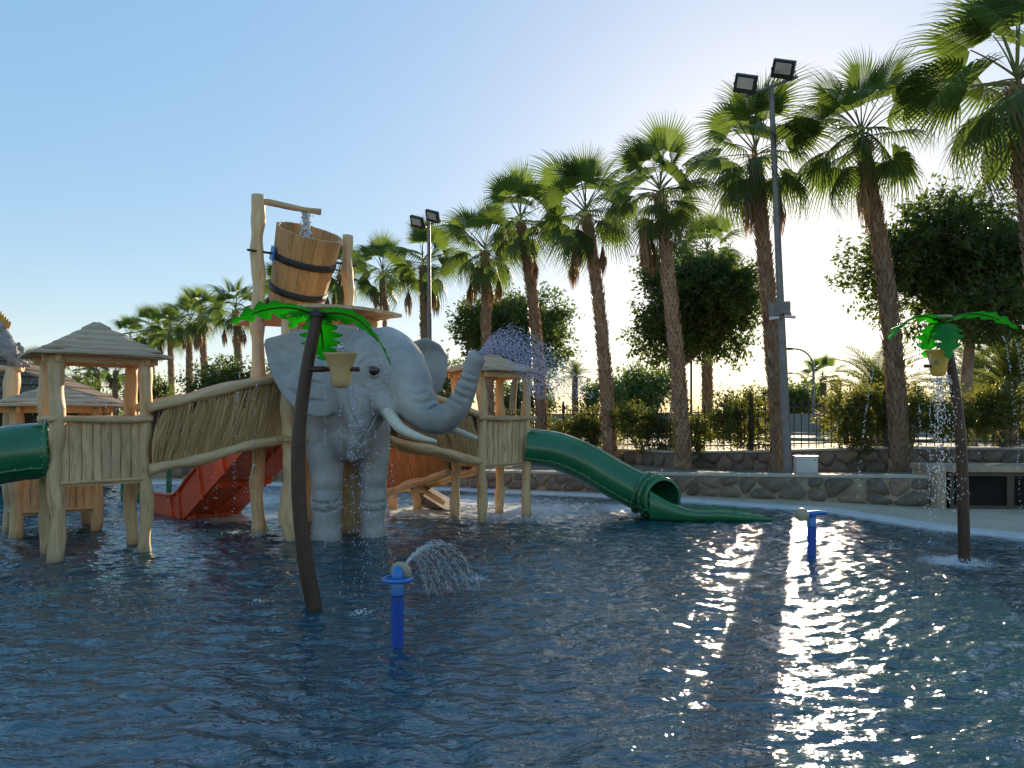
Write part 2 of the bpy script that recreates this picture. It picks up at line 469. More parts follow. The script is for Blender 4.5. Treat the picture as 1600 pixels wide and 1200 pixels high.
# water: a displaced sheet
SPLASH = [(-.35, 7.6, .3), (5.2, 8.6, .42), (-1.3, 6.3, .2), (-2.3, 6.7, .14), (.4, 12.4, .9), (-.6, 13.0, .8), (1.6, 13.2, .8), (-3.6, 10.4, .4),
          (-4.0, 10.6, .3), (3.0, 9.2, .4), (-5.6, 14.0, .6), (-6.5, 15.5, .7)]
def wave(X, Y, seed=3):
    rs = np.random.RandomState(seed); Z = np.zeros_like(X)
    wx = X+.25*np.sin(Y*1.1+.3)+.12*np.sin(Y*2.7); wy = Y+.25*np.sin(X*.9+1)+.12*np.sin(X*2.3+2)
    for i in range(90):
        lam = .13*(4.5**rs.rand()); k = 2*np.pi/lam
        a = rs.normal(1.4, .62); amp = .0023*(lam/.35)**.80*rs.uniform(.5, 1.3)
        ph = rs.rand()*6.28
        s = np.sin(k*(wx*np.cos(a)+wy*np.sin(a))+ph)
        env = .55+.45*np.sin(X*rs.uniform(.3, .9)+Y*rs.uniform(.3, .9)+rs.rand()*6)
        Z += amp*env*(s-.25*np.cos(2*(k*(wx*np.cos(a)+wy*np.sin(a))+ph)))
    for (sx, sy, st) in SPLASH:
        D = np.hypot(X-sx, Y-sy)
        Z += .016*st*np.sin(D*2*np.pi/.26)*np.exp(-D/.75)+.010*st*np.sin(D*2*np.pi/.17+1)*np.exp(-D/.4)
    return Z
h = .029
gx = np.arange(-17.8, 10.0, h); gy = np.arange(-3.9, 18.4, h)
# only keep cells inside the pool (point-in-polygon)
poly = np.array([(p.x, p.y) for p in ring_at(.1, 0)])
XX, YY = np.meshgrid(gx, gy, indexing='ij')
ins = np.zeros(XX.shape, bool)
for i in range(len(poly)):
    x1, y1 = poly[i-1]; x2, y2 = poly[i]
    if y1 == y2: continue
    cnd = ((y1 > YY) != (y2 > YY)) & (XX < (x2-x1)*(YY-y1)/(y2-y1)+x1)
    ins ^= cnd
# drop what the pool's near and far-left ends hold outside any view: keep them coarse elsewhere
idx = -np.ones(XX.shape, np.int64)
cell = ins[:-1, :-1] & ins[1:, :-1] & ins[1:, 1:] & ins[:-1, 1:]
fine_zone = (np.abs(XX[:-1, :-1]) < .88*YY[:-1, :-1]+2.2) & (YY[:-1, :-1] > 1.0) & (XX[:-1, :-1] > -14)
blk = 12; zi = (np.arange(cell.shape[0])//blk)*blk; zj = (np.arange(cell.shape[1])//blk)*blk
fine_zone = fine_zone[zi][:, zj]
coarse = cell & ~fine_zone
cell &= fine_zone
use = np.zeros(XX.shape, bool)
use[:-1, :-1] |= cell; use[1:, :-1] |= cell; use[1:, 1:] |= cell; use[:-1, 1:] |= cell
idx[use] = np.arange(use.sum())
WX = XX[use]; WY = YY[use]; WZ = wave(WX, WY)
ci, cj = np.nonzero(cell)
FQ = np.stack([idx[ci, cj], idx[ci+1, cj], idx[ci+1, cj+1], idx[ci, cj+1]], 1)

t = NT('pool_water')
co = t.coord('Object')
n1 = t.noise(t.coord('Object', (4.2, 10.0, 1)), 1.0, 3, .5, .8); n2 = t.noise(t.coord('Object', (11, 25, 1)), 1.0, 2, .5, .5)
nb = t.bump(n1, 1.0, .030); nb = t.bump(n2, 1.0, .007, nb)
wc = t.ramp(t.noise(co, .45, 4), [(.3, (.004, .048, .074)), (.7, (.007, .072, .088))])
t.set(wc, .065, nb, IOR=1.95)
# churned white where water falls; far patches also paint in bright sky reflection
foam_sheen = None
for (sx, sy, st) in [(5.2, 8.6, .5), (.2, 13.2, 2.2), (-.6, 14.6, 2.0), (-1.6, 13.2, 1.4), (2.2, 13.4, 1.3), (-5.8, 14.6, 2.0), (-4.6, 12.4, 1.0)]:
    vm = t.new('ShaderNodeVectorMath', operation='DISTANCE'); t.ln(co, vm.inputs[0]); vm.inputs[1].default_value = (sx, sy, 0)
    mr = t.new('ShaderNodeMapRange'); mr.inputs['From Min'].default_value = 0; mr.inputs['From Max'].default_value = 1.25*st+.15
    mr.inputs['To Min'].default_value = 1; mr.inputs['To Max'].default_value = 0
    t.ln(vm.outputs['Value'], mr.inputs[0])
    if foam_sheen is None: foam_sheen = mr.outputs[0]
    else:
        mx = t.new('ShaderNodeMath', operation='MAXIMUM'); t.ln(foam_sheen, mx.inputs[0]); t.ln(mr.outputs[0], mx.inputs[1]); foam_sheen = mx.outputs[0]
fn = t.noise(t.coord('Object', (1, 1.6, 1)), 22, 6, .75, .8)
mul = t.new('ShaderNodeMath', operation='MULTIPLY'); t.ln(foam_sheen, mul.inputs[0]); t.ln(fn, mul.inputs[1])
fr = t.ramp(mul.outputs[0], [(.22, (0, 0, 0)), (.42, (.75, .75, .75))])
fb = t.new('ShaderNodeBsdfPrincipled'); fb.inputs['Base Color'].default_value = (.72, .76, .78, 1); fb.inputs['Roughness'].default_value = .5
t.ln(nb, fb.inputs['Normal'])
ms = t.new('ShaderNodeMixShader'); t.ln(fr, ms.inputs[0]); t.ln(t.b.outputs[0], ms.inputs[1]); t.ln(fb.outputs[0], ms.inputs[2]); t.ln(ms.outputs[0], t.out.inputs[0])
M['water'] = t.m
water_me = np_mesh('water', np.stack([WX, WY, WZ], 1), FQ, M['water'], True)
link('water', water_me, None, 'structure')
# the rest of the pool (beside and behind the camera) as a plain sheet at the same level
ci2, cj2 = np.nonzero(coarse[::blk, ::blk]); V = []; Fc = []
for i, j in zip(ci2*blk, cj2*blk):
    o = len(V); V += [(gx[i], gy[j], 0), (gx[i]+h*blk, gy[j], 0), (gx[i]+h*blk, gy[j]+h*blk, 0), (gx[i], gy[j]+h*blk, 0)]; Fc.append((o, o+1, o+2, o+3))
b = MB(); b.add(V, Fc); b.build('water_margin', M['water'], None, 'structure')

# raised bed, far terrain, road
LOWER = [(7.45, 13.15, .64), (5.7, 14.2, .57), (3.4, 15.2, .52), (-1.5, 16.95, .46), (-9, 19.4, .45), (-18, 20.5, .45)]
UPPER = [(17, 13.6, 1.05), (12.5, 14.8, 1.06), (8.2, 16.0, 1.03), (5.6, 17.1, .9), (4.2, 18.3, .82), (2.8, 20.4, .8), (-2.2, 27, .8), (-12, 38, .8), (-26, 56, .8), (-60, 98, .8)]
b = MB()
lo = [(17, 12.3, .62), (12, 12.9, .62), (7.45, 13.3, .60), (5.7, 14.35, .53), (4.4, 14.95, .5), (3.4, 15.35, .48), (-1.5, 17.1, .42), (-9, 19.6, .41), (-18, 20.7, .41), (-60, 26, .41)]
up = [(17, 13.7, .52), (12.5, 14.9, .52), (8.2, 16.1, .5), (5.6, 17.2, .45), (4.2, 18.4, .42), (2.8, 20.5, .4), (-2.2, 27.1, .4), (-12, 38.1, .4), (-26, 56.1, .4), (-60, 98, .4)]
nn = 8; V = []; Fc = []
for i in range(len(lo)):
    for k in range(nn+1):
        q = k/nn; a = Vector(lo[i]).lerp(Vector(up[i]), q)
        a.z += random.uniform(-.015, .03)*(0 < k < nn)
        V.append(a)
for i in range(len(lo)-1):
    for k in range(nn): Fc.append((i*(nn+1)+k, (i+1)*(nn+1)+k, (i+1)*(nn+1)+k+1, i*(nn+1)+k+1))
b.add(V, Fc, None, True); b.build('planting_bed', M['soil'], None, 'structure')
b = MB(); V = []; Fc = []
far = [(400, 20), (380, 120), (330, 260), (220, 400), (80, 480), (-60, 520), (-200, 540), (-330, 520), (-420, 460), (-520, 380)]
for i, (x, y, z) in enumerate(UPPER):
    V += [Vector((x, y+.12, .76)), Vector((x, y, .76)).lerp(Vector((*far[i], .76)), .05), Vector((*far[i], .76))]
for i in range(len(UPPER)-1):
    for k in range(2): Fc.append((i*3+k, (i+1)*3+k, (i+1)*3+k+1, i*3+k+1))
b.add(V, Fc); b.build('terrain', M['sand'], None, 'structure')
def quadstrip(name, pts, w0, w1, z, m):
    b = MB(); V = []; pts = [Vector((x, y, 0)) for x, y in pts]
    for i, p in enumerate(pts):
        t_ = (pts[min(i+1, len(pts)-1)]-pts[max(i-1, 0)]).normalized(); nrm = Vector((-t_.y, t_.x, 0))
        V += [p+nrm*w0+Vector((0, 0, z)), p+nrm*w1+Vector((0, 0, z))]
    b.add(V, [(2*i, 2*i+2, 2*i+3, 2*i+1) for i in range(len(pts)-1)])
    return b.build(name, m, None, 'structure')
road_line = [(60, 18), (30, 25), (14, 31), (4, 40), (-8, 56), (-30, 88), (-70, 150)]
quadstrip('road', road_line, 4.2, -4.2, .766, M['asphalt'])
def kerb(name, off):
    b = MB(); pts = [Vector((x, y, 0)) for x, y in road_line]
    V = []; n = len(pts)
    for i, p in enumerate(pts):
        t_ = (pts[min(i+1, n-1)]-pts[max(i-1, 0)]).normalized(); nr = Vector((-t_.y, t_.x, 0))
        for (o, z) in ((off-.15, .75), (off-.15, .88), (off+.15, .88), (off+.15, .75)): V.append(p+nr*o+Vector((0, 0, z)))
    b.add(V, [(4*i+k, 4*i+4+k, 4*i+5+k, 4*i+1+k) for i in range(n-1) for k in range(3)])
    return b.build(name, M['kerb'], None, 'structure')
kerb('kerb_near', 4.35); kerb('kerb_far', -4.35)
quadstrip('pavement', road_line, -4.5, -8.0, .80, M['kerb'])

# ------------------------------------------------------------------ stone walls
def clip(poly, px, py, nx, ny):
    """keep the side where (p-(px,py)).n <= 0"""
    out = []
    for i in range(len(poly)):
        a = poly[i-1]; c = poly[i]
        da = (a[0]-px)*nx+(a[1]-py)*ny; dc = (c[0]-px)*nx+(c[1]-py)*ny
        if (da <= 0) != (dc <= 0):
            q = da/(da-dc); out.append((a[0]+(c[0]-a[0])*q, a[1]+(c[1]-a[1])*q))
        if dc <= 0: out.append(c)
    return out
def stones_on(parent, A, B, zb, za, zb2, gap, sx, sz, stone_name='stone'):
    """Voronoi rubble on the vertical face from A to B (2-D points); face looks along n"""
    A = Vector((*A, 0)); B = Vector((*B, 0)); L = (B-A).length; u = (B-A)/L; nrm = Vector((u.y, -u.x, 0))
    if nrm.y > 0: nrm = -nrm
    H = max(za, zb2)-zb
    cols = max(1, int(L/sx)); rows = max(1, round(H/sz)); sites = []
    for i in range(-1, cols+1):
        for j in range(rows):
            sites.append(((i+.5+random.uniform(-.42, .42)+.5*(j % 2))*L/cols, (j+.5+random.uniform(-.36, .36))*H/rows))
    for s in sites:
        if not (-.05 < s[0] < L+.05): continue
        top = (za-zb)+(zb2-za)*s[0]/L-.015
        poly = [(0.01, .01), (L-.01, .01), (L-.01, top), (0.01, top)]
        for o in sites:
            if o is s: continue
            dx, dy = o[0]-s[0], o[1]-s[1]; D = math.hypot(dx, dy)
            if D > 2.2*max(sx, sz) or D < 1e-6: continue
            g = gap*random.uniform(.6, 1.5)
            poly = clip(poly, (s[0]+o[0])/2-dx/D*g, (s[1]+o[1])/2-dy/D*g, dx/D, dy/D)
            if len(poly) < 3: break
        if len(poly) < 3: continue
        cx = sum(p[0] for p in poly)/len(poly); cz = sum(p[1] for p in poly)/len(poly)
        # round the corners (one Chaikin step)
        q = []
        for i in range(len(poly)):
            a, c = poly[i-1], poly[i]
            q += [(a[0]*.78+c[0]*.22, a[1]*.78+c[1]*.22), (a[0]*.22+c[0]*.78, a[1]*.22+c[1]*.78)]
        poly = [(x+random.uniform(-.012, .012), y+random.uniform(-.01, .01)) for x, y in q]
        area = abs(sum(poly[i-1][0]*poly[i][1]-poly[i][0]*poly[i-1][1] for i in range(len(poly))))/2
        if area < .006: continue
        out = random.uniform(.03, .065); b = MB(); n = len(poly)
        base = A+Vector((0, 0, zb))
        def pt(x, z, o): return u*(x-cx)+Vector((0, 0, z-cz))+nrm*o
        vs = [pt(x, z, -.03) for x, z in poly]+[pt(cx+(x-cx)*.97, cz+(z-cz)*.97, out*.6) for x, z in poly]+[pt(cx+(x-cx)*.82, cz+(z-cz)*.82, out) for x, z in poly]+[pt(cx, cz, out*1.12)]
        fs = [(i, (i+1) % n, n+(i+1) % n, n+i) for i in range(n)]+[(n+i, n+(i+1) % n, 2*n+(i+1) % n, 2*n+i) for i in range(n)]+[(2*n+i, 2*n+(i+1) % n, 3*n) for i in range(n)]
        b.add(vs, fs, None, True)
        o = b.build(stone_name, M['stone'], parent)
        o.location = base+u*cx+Vector((0, 0, cz))
def stone_wall(name, pts, zbase, thick, label, gap, sx, sz, vis, cap=.05, mm='mortar'):
    root = empty(name, (0, 0, 0), 0, label, 'wall')
    b = MB(); c = MB(); V = []; n = len(pts)
    nrms = []
    for i, p in enumerate(pts):
        a = Vector(pts[max(i-1, 0)][:2]); d = Vector(pts[min(i+1, n-1)][:2]); t_ = (d-a).normalized(); nr = Vector((t_.y, -t_.x))
        if nr.y > 0: nr = -nr
        nrms.append(nr)
    for i, (x, y, z) in enumerate(pts):
        f = Vector((x, y)); k = f-nrms[i]*thick
        V += [(f.x, f.y, zbase-.3), (f.x, f.y, z-cap), (k.x, k.y, z-cap), (k.x, k.y, zbase-.3)]
    b.add(V, [(4*i+k, 4*i+4+k, 4*i+4+(k+1) % 4, 4*i+(k+1) % 4) for i in range(n-1) for k in range(4)]+[(0, 1, 2, 3), (4*n-4, 4*n-3, 4*n-2, 4*n-1)])
    b.build('mortar', M[mm], root)
    V = []
    for i, (x, y, z) in enumerate(pts):
        f = Vector((x, y))+nrms[i]*.025; k = Vector((x, y))-nrms[i]*(thick+.01)
        V += [(f.x, f.y, z-cap+.002), (f.x, f.y, z), (k.x, k.y, z), (k.x, k.y, z-cap+.002)]
    c.add(V, [(4*i+k, 4*i+4+k, 4*i+4+(k+1) % 4, 4*i+(k+1) % 4) for i in range(n-1) for k in range(4)]+[(0, 1, 2, 3), (4*n-4, 4*n-3, 4*n-2, 4*n-1)])
    c.build('coping', M['cap'], root)
    for i in vis:
        stones_on(root, pts[i][:2], pts[i+1][:2], zbase+.01, pts[i][2]-cap, pts[i+1][2]-cap, gap, sx, sz)
    return root
stone_wall('stone_wall', [LOWER[0], (6.6, 13.7, .6), LOWER[1], LOWER[2], LOWER[3], LOWER[4], LOWER[5]], .06, .3,
           'low rubble stone retaining wall along the pool deck behind the green tube slide', .017, .44, .26, [0, 1, 2, 3, 4])
stone_wall('stone_wall', UPPER[:9], .38, .3, 'upper rubble stone wall carrying the black iron fence behind the palms', .010, .40, .26, [0, 1, 2, 3, 4, 5], mm='mortar2')

# ------------------------------------------------------------------ iron fence on the upper wall
fence = empty('iron_fence', (0, 0, 0), 0, 'black iron railing fence with pointed bars on top of the upper stone wall', 'fence')
bb = MB(); bb.tube([(0, 0, 0), (0, 0, 1.02)], .011, 5, smooth=True); bb.lathe([(.011, 1.02), (.022, 1.05), (.002, 1.13)], seg=5)
bar_me = bb.mesh('bar'); bar_me.materials.append(M['fence'])
pb = MB(); pb.box((0, 0, .6), (.09, .09, 1.2)); pb.lathe([(.06, 1.2), (.066, 1.22), (.035, 1.25), (.03, 1.28), (.042, 1.31), (.002, 1.37)], seg=8)
post_me = pb.mesh('post'); post_me.materials.append(M['fence'])
nbar = 0
for i in range(0, 7):
    a = Vector(UPPER[i]); c = Vector(UPPER[i+1]); L = (c-a).length; n = max(1, round(L/2.35))
    mid = Vector((0, .14, 0))
    for s in range(n):
        p0 = a.lerp(c, s/n)+mid; p1 = a.lerp(c, (s+1)/n)+mid
        o = link('post', post_me, fence, loc=p0-Vector((0, 0, .005)))
        for hz in (.12, .95):
            rb = MB(); rb.tube([p0+Vector((0, 0, hz)), p1+Vector((0, 0, hz))], .016, 5); rb.build('rail', M['fence'], fence)
        k = int((p1-p0).length/.155)
        for q in range(1, k):
            if nbar < 290 and i < 6:
                link('bar', bar_me, fence, loc=p0.lerp(p1, q/k)+Vector((0, 0, .01))); nbar += 1

# ================================================================== PLAYGROUND
RZ = R(40)
E1 = Vector((math.cos(RZ), math.sin(RZ), 0)); E2 = Vector((-math.sin(RZ), math.cos(RZ), 0)); UP = Vector((0, 0, 1))

def plank_panel(root, a, b, z0, z1, n, normal, name='plank', m=None):
    """carved upright planks side by side between points a and b (local), each its own piece"""
    a = Vector(a); b = Vector(b); u = (b-a).normalized(); L = (b-a).length; nr = Vector(normal)
    xs = [0]+sorted((i+random.uniform(-.18, .18))/n for i in range(1, n))+[1]
    for i in range(n):
        x0, x1 = xs[i]*L+.002, xs[i+1]*L-.002
        nx, nz = 5, 9; bld = MB(); V = []; G = []; Fc = []
        th = random.uniform(.012, .021); ph = random.uniform(0, 6); lean = random.uniform(-.012, .012); off = random.uniform(0, 50)
        for k in range(nz+1):
            q = k/nz; z = z0+(z1-z0)*q
            sw = .010*math.sin(q*7+ph); 
            for j in range(nx+1):
                s = j/nx; x = x0+(x1-x0)*s+(sw+lean*(q-.5))*(1 if 0 < j < nx else .35)
                bulge = th*(1-(2*s-1)**6)+.006*math.sin(q*11+ph+s*4)
                V.append(a+u*x+nr*bulge+UP*z); G.append((x+off, bulge, z))
        for k in range(nz):
            for j in range(nx):
                i0 = k*(nx+1)+j; Fc.append((i0, i0+1, i0+nx+2, i0+nx+1))
        bld.add(V, Fc, G, True)
        # back and edges
        c = [a+u*x0+UP*z0, a+u*x1+UP*z0, a+u*x1+UP*z1, a+u*x0+UP*z1]
        c2 = [p-nr*.03 for p in c]
        bld.add(c+c2, [(4, 7, 6, 5), (0, 1, 5, 4), (1, 2, 6, 5), (2, 3, 7, 6), (3, 0, 4, 7)], [(p.x+off, p.y, p.z) for p in c+c2])
        bld.build(name, m or M['plank'], root)

def tier_roof(root, hx, hy, z0, z1, n, m, flare=.55, over=0.0):
    """stepped thatch roof: each layer a wavy frustum of its own"""
    roof = empty('roof'); roof.parent = root
    for i in range(n):
        q0 = i/n; q1 = (i+1)/n
        s0 = 1-q0; s1 = max(.03, 1-q1*1.0)
        zz0 = z0+(z1-z0)*(q0**(1+flare*.35)); zz1 = z0+(z1-z0)*(q1**(1+flare*.35))
        b = MB(); rings = []
        for (s, z, ex) in ((s0-.03, zz0-.012, 0), (s0+.035, zz0-.005, 0), (s0+.03, zz0+.022, 0), (s1+.015, zz1+.006, 0)):
            ring = []; k = 9
            for side in range(4):
                for j in range(k):
                    t_ = j/k*2-1
                    x, y = [(t_, -1), (1, t_), (-t_, 1), (-1, -t_)][side]
                    wv = .005*math.sin(t_*9+side*2+i*1.7)+random.uniform(-.004, .004)
                    ring.append(Vector((x*hx*s, y*hy*s, z+wv-(.02*(abs(t_)**3) if i == 0 else 0))))
            rings.append(ring)
        nn = len(rings[0]); V = [p for r_ in rings for p in r_]; G = []
        for r_ in range(4):
            for p in range(nn):
                G.append((V[r_*nn+p].z*2.5+i*7, r_*.05, (p/nn)*5+i*3))
        Fc = [(r_*nn+p, r_*nn+(p+1) % nn, (r_+1)*nn+(p+1) % nn, (r_+1)*nn+p) for r_ in range(3) for p in range(nn)]
        Fc += [tuple(range(nn))[::-1], tuple(range(3*nn, 4*nn))]
        b.add(V, Fc, G); b.build('thatch_layer', m, roof)
    return roof

def hut(loc, label, hx=.48, hy=.36, zf=.93, zr=1.66, ze=2.44, zp=2.86, over=(.24, .22), pr=.080, front=8, panels='fb', rail_out=.09, nlay=6, m=None):
    root = empty('play_hut', loc, RZ, label, 'hut', 'thatched play huts standing in the pool')
    for (sx, sy) in ((-1, -1), (1, -1), (-1, 1), (1, 1)):
        b = MB(); b.log((sx*hx, sy*hy, -.52), (sx*hx, sy*hy, ze-.01), pr*random.uniform(.92, 1.1), 16, .13); b.build('post', M['log'], root)
    b = MB(); b.box((0, 0, zf-.03), (2*hx+.06, 2*hy+.06, .06), along=0); b.build('platform', M['plank'], root)
    for side, y in (('f', -hy), ('b', hy)):
        if side not in panels: continue
        nrm = (0, -1 if side == 'f' else 1, 0)
        plank_panel(root, (-hx+pr*.5, y, 0), (hx-pr*.5, y, 0), zf, zr-.03, front, nrm)
        b = MB(); b.log((-hx-rail_out, y+nrm[1]*.055, zr), (hx+rail_out+.06, y+nrm[1]*.055, zr), .042, 10, .1); b.build('rail', M['rail'], root)
        b = MB(); b.log((-hx, y+nrm[1]*.04, zf-.015), (hx, y+nrm[1]*.04, zf-.015), .022, 8, .08); b.build('sill', M['rail'], root)
    for sx in (-1, 1):
        b = MB(); b.log((sx*(hx+.05), -hy-rail_out*.5, zr+.01), (sx*(hx+.05), hy+rail_out, zr+.01), .04, 10, .1); b.build('rail', M['rail'], root)
    ax, ay = hx+over[0], hy+over[1]
    for (p0, p1) in (((-ax+.1, -hy, ze-.05), (ax-.1, -hy, ze-.05)), ((-ax+.1, hy, ze-.05), (ax-.1, hy, ze-.05)), ((-hx, -ay+.1, ze-.052), (-hx, ay-.1, ze-.052)), ((hx, -ay+.1, ze-.052), (hx, ay-.1, ze-.052))):
        b = MB(); d = Vector(p1)-Vector(p0); b.box((Vector(p0)+Vector(p1))/2, (abs(d.x) or .05, abs(d.y) or .05, .11), along=0 if abs(d.x) > 0 else 1); b.build('beam', M['log'], root)
    tier_roof(root, ax, ay, ze, zp, nlay, m or M['thatch_roof'])
    return root

# left hut (front-left post at (-5.33, 8.61)) and right hut (front-left post at (-.495, 11.85))
def hut_centre(fl, hx, hy): return Vector(fl)+E1*hx+E2*hy
hutL = hut(hut_centre((-5.33, 8.61, 0), .48, .36), 'thatched play hut on log posts joined to the green tube at the left edge', front=8)
hutR = hut(hut_centre((-.495, 11.85, 0), .49, .36), 'thatched play hut on log posts at the top of the long green tube slide', front=9, zp=2.74)
hutB = hut(hut_centre((PX(28, 10.3), 10.3, 0), .48, .42), 'low thatched play hut behind the left hut with its roof at rail height', zf=.36, zr=.95, ze=1.85, zp=2.17, hx=.5, hy=.42, over=(.32, .3), panels='fb', nlay=5)

# ------------------------------------------------------------------ thatch bridges
def reed_panel(root, A, B, z0a, z1a, z0b, z1b, nr, m, n, slant=.0, curl=.03, w=(.012, .026)):
    """hanging reed strands over a backing board"""
    A = Vector(A); B = Vector(B); u = (B-A); L = u.length; u /= L; nr = Vector(nr)
    bk = MB(); c = [A+UP*z0a, B+UP*z0b, B+UP*z1b, A+UP*z1a]; bk.prism(c, nr*-.03, nr*.002); bk.build('backing_board', M['reedbase'], root)
    V = []; Fc = []; G = []
    for i in range(n):
        x = random.uniform(.0, L); q = x/L
        zb = z0a+(z0b-z0a)*q; zt = z1a+(z1b-z1a)*q; hgt = zt-zb
        s0 = random.choice((0, 0, random.uniform(.1, .5))); s1 = min(1, s0+random.uniform(.5, 1))
        if s0 == 0 and random.random() < .4: s1 = 1
        ww = random.uniform(*w); ph = random.uniform(0, 6); dep = random.uniform(.008, .055); off = random.uniform(0, 90)
        sl = slant*hgt*random.uniform(.6, 1.4); k = 6; o = len(V)
        for j in range(k+1):
            t_ = j/k; f = s0+(s1-s0)*t_
            xx = x+sl*(f-.5)+curl*math.sin(f*6+ph)*.5; xx = min(max(xx, .0), L)
            hw = ww*(.35+.65*math.sin(math.pi*min(1, .12+t_*.86)))
            base = A+u*xx+UP*(zb+hgt*f)
            dd = dep*(.6+.5*math.sin(t_*3.1))
            V += [base-u*hw+nr*(dd*.45), base+nr*(dd+.012), base+u*hw+nr*(dd*.45)]
            G += [(off-hw, 0, f*hgt), (off, .01, f*hgt), (off+hw, 0, f*hgt)]
        for j in range(k):
            a = o+3*j; Fc += [(a, a+1, a+4, a+3), (a+1, a+2, a+5, a+4)]
    b = MB(); b.add(V, Fc, G, True); b.build('reeds', m, root, 'stuff')

def bridge(A, B, zba, zbb, h1, h2, width, wdir, label, m, n, slant, ext=(.05, .05), deck=True, side=1):
    """A,B: 2-D ends of the near side; floor heights zba,zbb; side panels from floor to floor+h"""
    A = Vector((*A, 0)); B = Vector((*B, 0)); u = (B-A).normalized()
    root = empty('reed_bridge', A, 0, label, 'bridge', 'reed-sided bridges of the play castle')
    B = B-A; A0 = A; A = Vector((0, 0, 0)); w = Vector(wdir)*width
    nr = Vector((u.y, -u.x, 0)); nr = nr if nr.y < 0 else -nr
    for k, (off, face) in enumerate(((Vector((0, 0, 0)), nr), (w, -nr))):
        reed_panel(root, A+off, B+off, zba+.02, zba+h1, zbb+.02, zbb+h2, face, m, n if k == 0 else n//3, slant)
        b = MB(); b.log(A+off+face*.03-u*ext[0]+UP*(zba-.01), B+off+face*.03+u*ext[1]+UP*(zbb-.01), .068, 12, .16); b.build('lower_log', M['rail'], root)
        b = MB(); b.log(A+off+face*.02-u*ext[0]+UP*(zba+h1+.03), B+off+face*.02+u*ext[1]+UP*(zbb+h2+.03), .058, 12, .12); b.build('upper_log', M['rail'], root)
    nd = 10
    for i in range(nd):
        q0, q1 = i/nd, (i+1)/nd-.01
        p = [A.lerp(B, q)+UP*(zba+(zbb-zba)*q) for q in (q0, q1)]
        b = MB(); b.prism([p[0]+w*.02, p[1]+w*.02, p[1]+w*.98, p[0]+w*.98], UP*-.03, UP*.01); b.build('floor_board', M['plank'], root)
    return root
brL = bridge((-4.47, 9.18), (-3.08, 10.18), 1.04, 1.43, .73, .82, .66, E2, 'long reed-sided bridge rising from the left hut to the elephant tower', M['reed'], 480, .25)
brR = bridge((-1.80, 10.98), (-.56, 11.83), 1.36, .98, .86, .70, .62, E2, 'reed-sided bridge sloping down from the tower to the right hut behind the tusks', M['reed'], 430, -.35)
brD = bridge((-2.3, 13.45), (-1.08, 12.42), .30, .76, .74, .72, .6, Vector((.643, .766, 0)), 'orange-brown reed bridge low behind the elephant legs', M['reedo'], 420, -.3)
# posts and the small ramp of the low bridge
for (px, py, dd) in ((613, 795, 13.5), (651, 797, 13.3)):
    b = MB(); x = PX(px, dd); b.log((x-brD.location.x, dd-brD.location.y, -.5), (x-brD.location.x, dd-brD.location.y, .55), .085, 12, .14); b.build('post', M['log'], brD)
b = MB(); b.log(P(640, 752, 13.2)-brD.location, P(694, 786, 12.9)-brD.location, .045, 10, .1); b.build('ramp_rail', M['rail'], brD)
b = MB(); q = [P(640, 762, 13.3)-brD.location, P(692, 794, 13.0)-brD.location, P(660, 794, 13.4)-brD.location]; b.prism(q, Vector((0, 0, 0)), Vector((.3, .4, 0))); b.build('ramp_side', M['metal'], brD)

# ------------------------------------------------------------------ central tower
TW = Vector((-2.95, 10.95, 0))
tower = empty('play_tower', TW, RZ, 'log tower with wide flat board roof behind the elephant', 'tower')
def tl(x, y, z): 
    """world to tower-local"""
    v = Vector((x, y, 0))-TW; return Vector((v.dot(E1), v.dot(E2), z))
T1 = (-3.66, 10.60); T2 = (-3.04, 10.13); T3 = (-2.55, 11.42); T4 = (-3.3, 11.9)
b = MB(); b.log(tl(*T1, -.52), tl(*T1, 4.88), .092, 16, .13); b.build('tall_post', M['log'], tower)
b = MB(); b.log(tl(*T2, -.52), tl(*T2, 3.16), .128, 16, .12); b.build('post', M['log'], tower)
b = MB(); b.log(tl(*T3, -.52), tl(*T3, 4.50), .082, 16, .16); b.build('tall_post', M['log'], tower)
b = MB(); b.log(tl(*T4, -.52), tl(*T4, 3.16), .11, 16, .12); b.build('post', M['log'], tower)
b = MB(); b.log(tl(-2.26, 10.98, -.52), tl(-2.26, 10.98, 3.16), .33, 26, .05, rings=40); b.build('hollow_trunk', M['plank'], tower)
b = MB(); b.log(tl(T1[0], T1[1], 4.80)+Vector((0, 0, 0)), tl(-2.86, 11.0, 4.83-.08), .045, 10, .12); b.build('spout_log', M['rail'], tower)
b = MB(); b.box((-.05, .1, 1.40), (1.5, 1.9, .07), along=0); b.build('platform', M['plank'], tower)
# flat board roof, slightly dished, made of boards
rc = tl(-2.95, 10.92, 0); nb_ = 10
for i in range(nb_):
    x0 = rc.x-.76+1.52*i/nb_; x1 = rc.x-.76+1.52*(i+1)/nb_-.004
    b = MB(); V = []; G = []; off = random.uniform(0, 20); nk = 8
    for k in range(nk+1):
        y = rc.y-1.26+2.5*k/nk
        for (x, dz) in ((x0, 0), (x1, 0), (x1, .045), (x0, .045)):
            zz = 3.17+dz+.02*math.sin(k*1.1+1)*.5+random.uniform(-.003, .003)-.05*((x-rc.x)/.76)**2-.03*((y-rc.y)/1.25)**2
            V.append((x, y, zz)); G.append((x+off, dz, y+off))
    Fc = [(4*k+j, 4*k+4+j, 4*k+4+(j+1) % 4, 4*k+(j+1) % 4) for k in range(nk) for j in range(4)]+[(0, 1, 2, 3), (4*nk, 4*nk+1, 4*nk+2, 4*nk+3)]
    b.add(V, Fc, G); b.build('roof_board', M['roofwood'], tower)

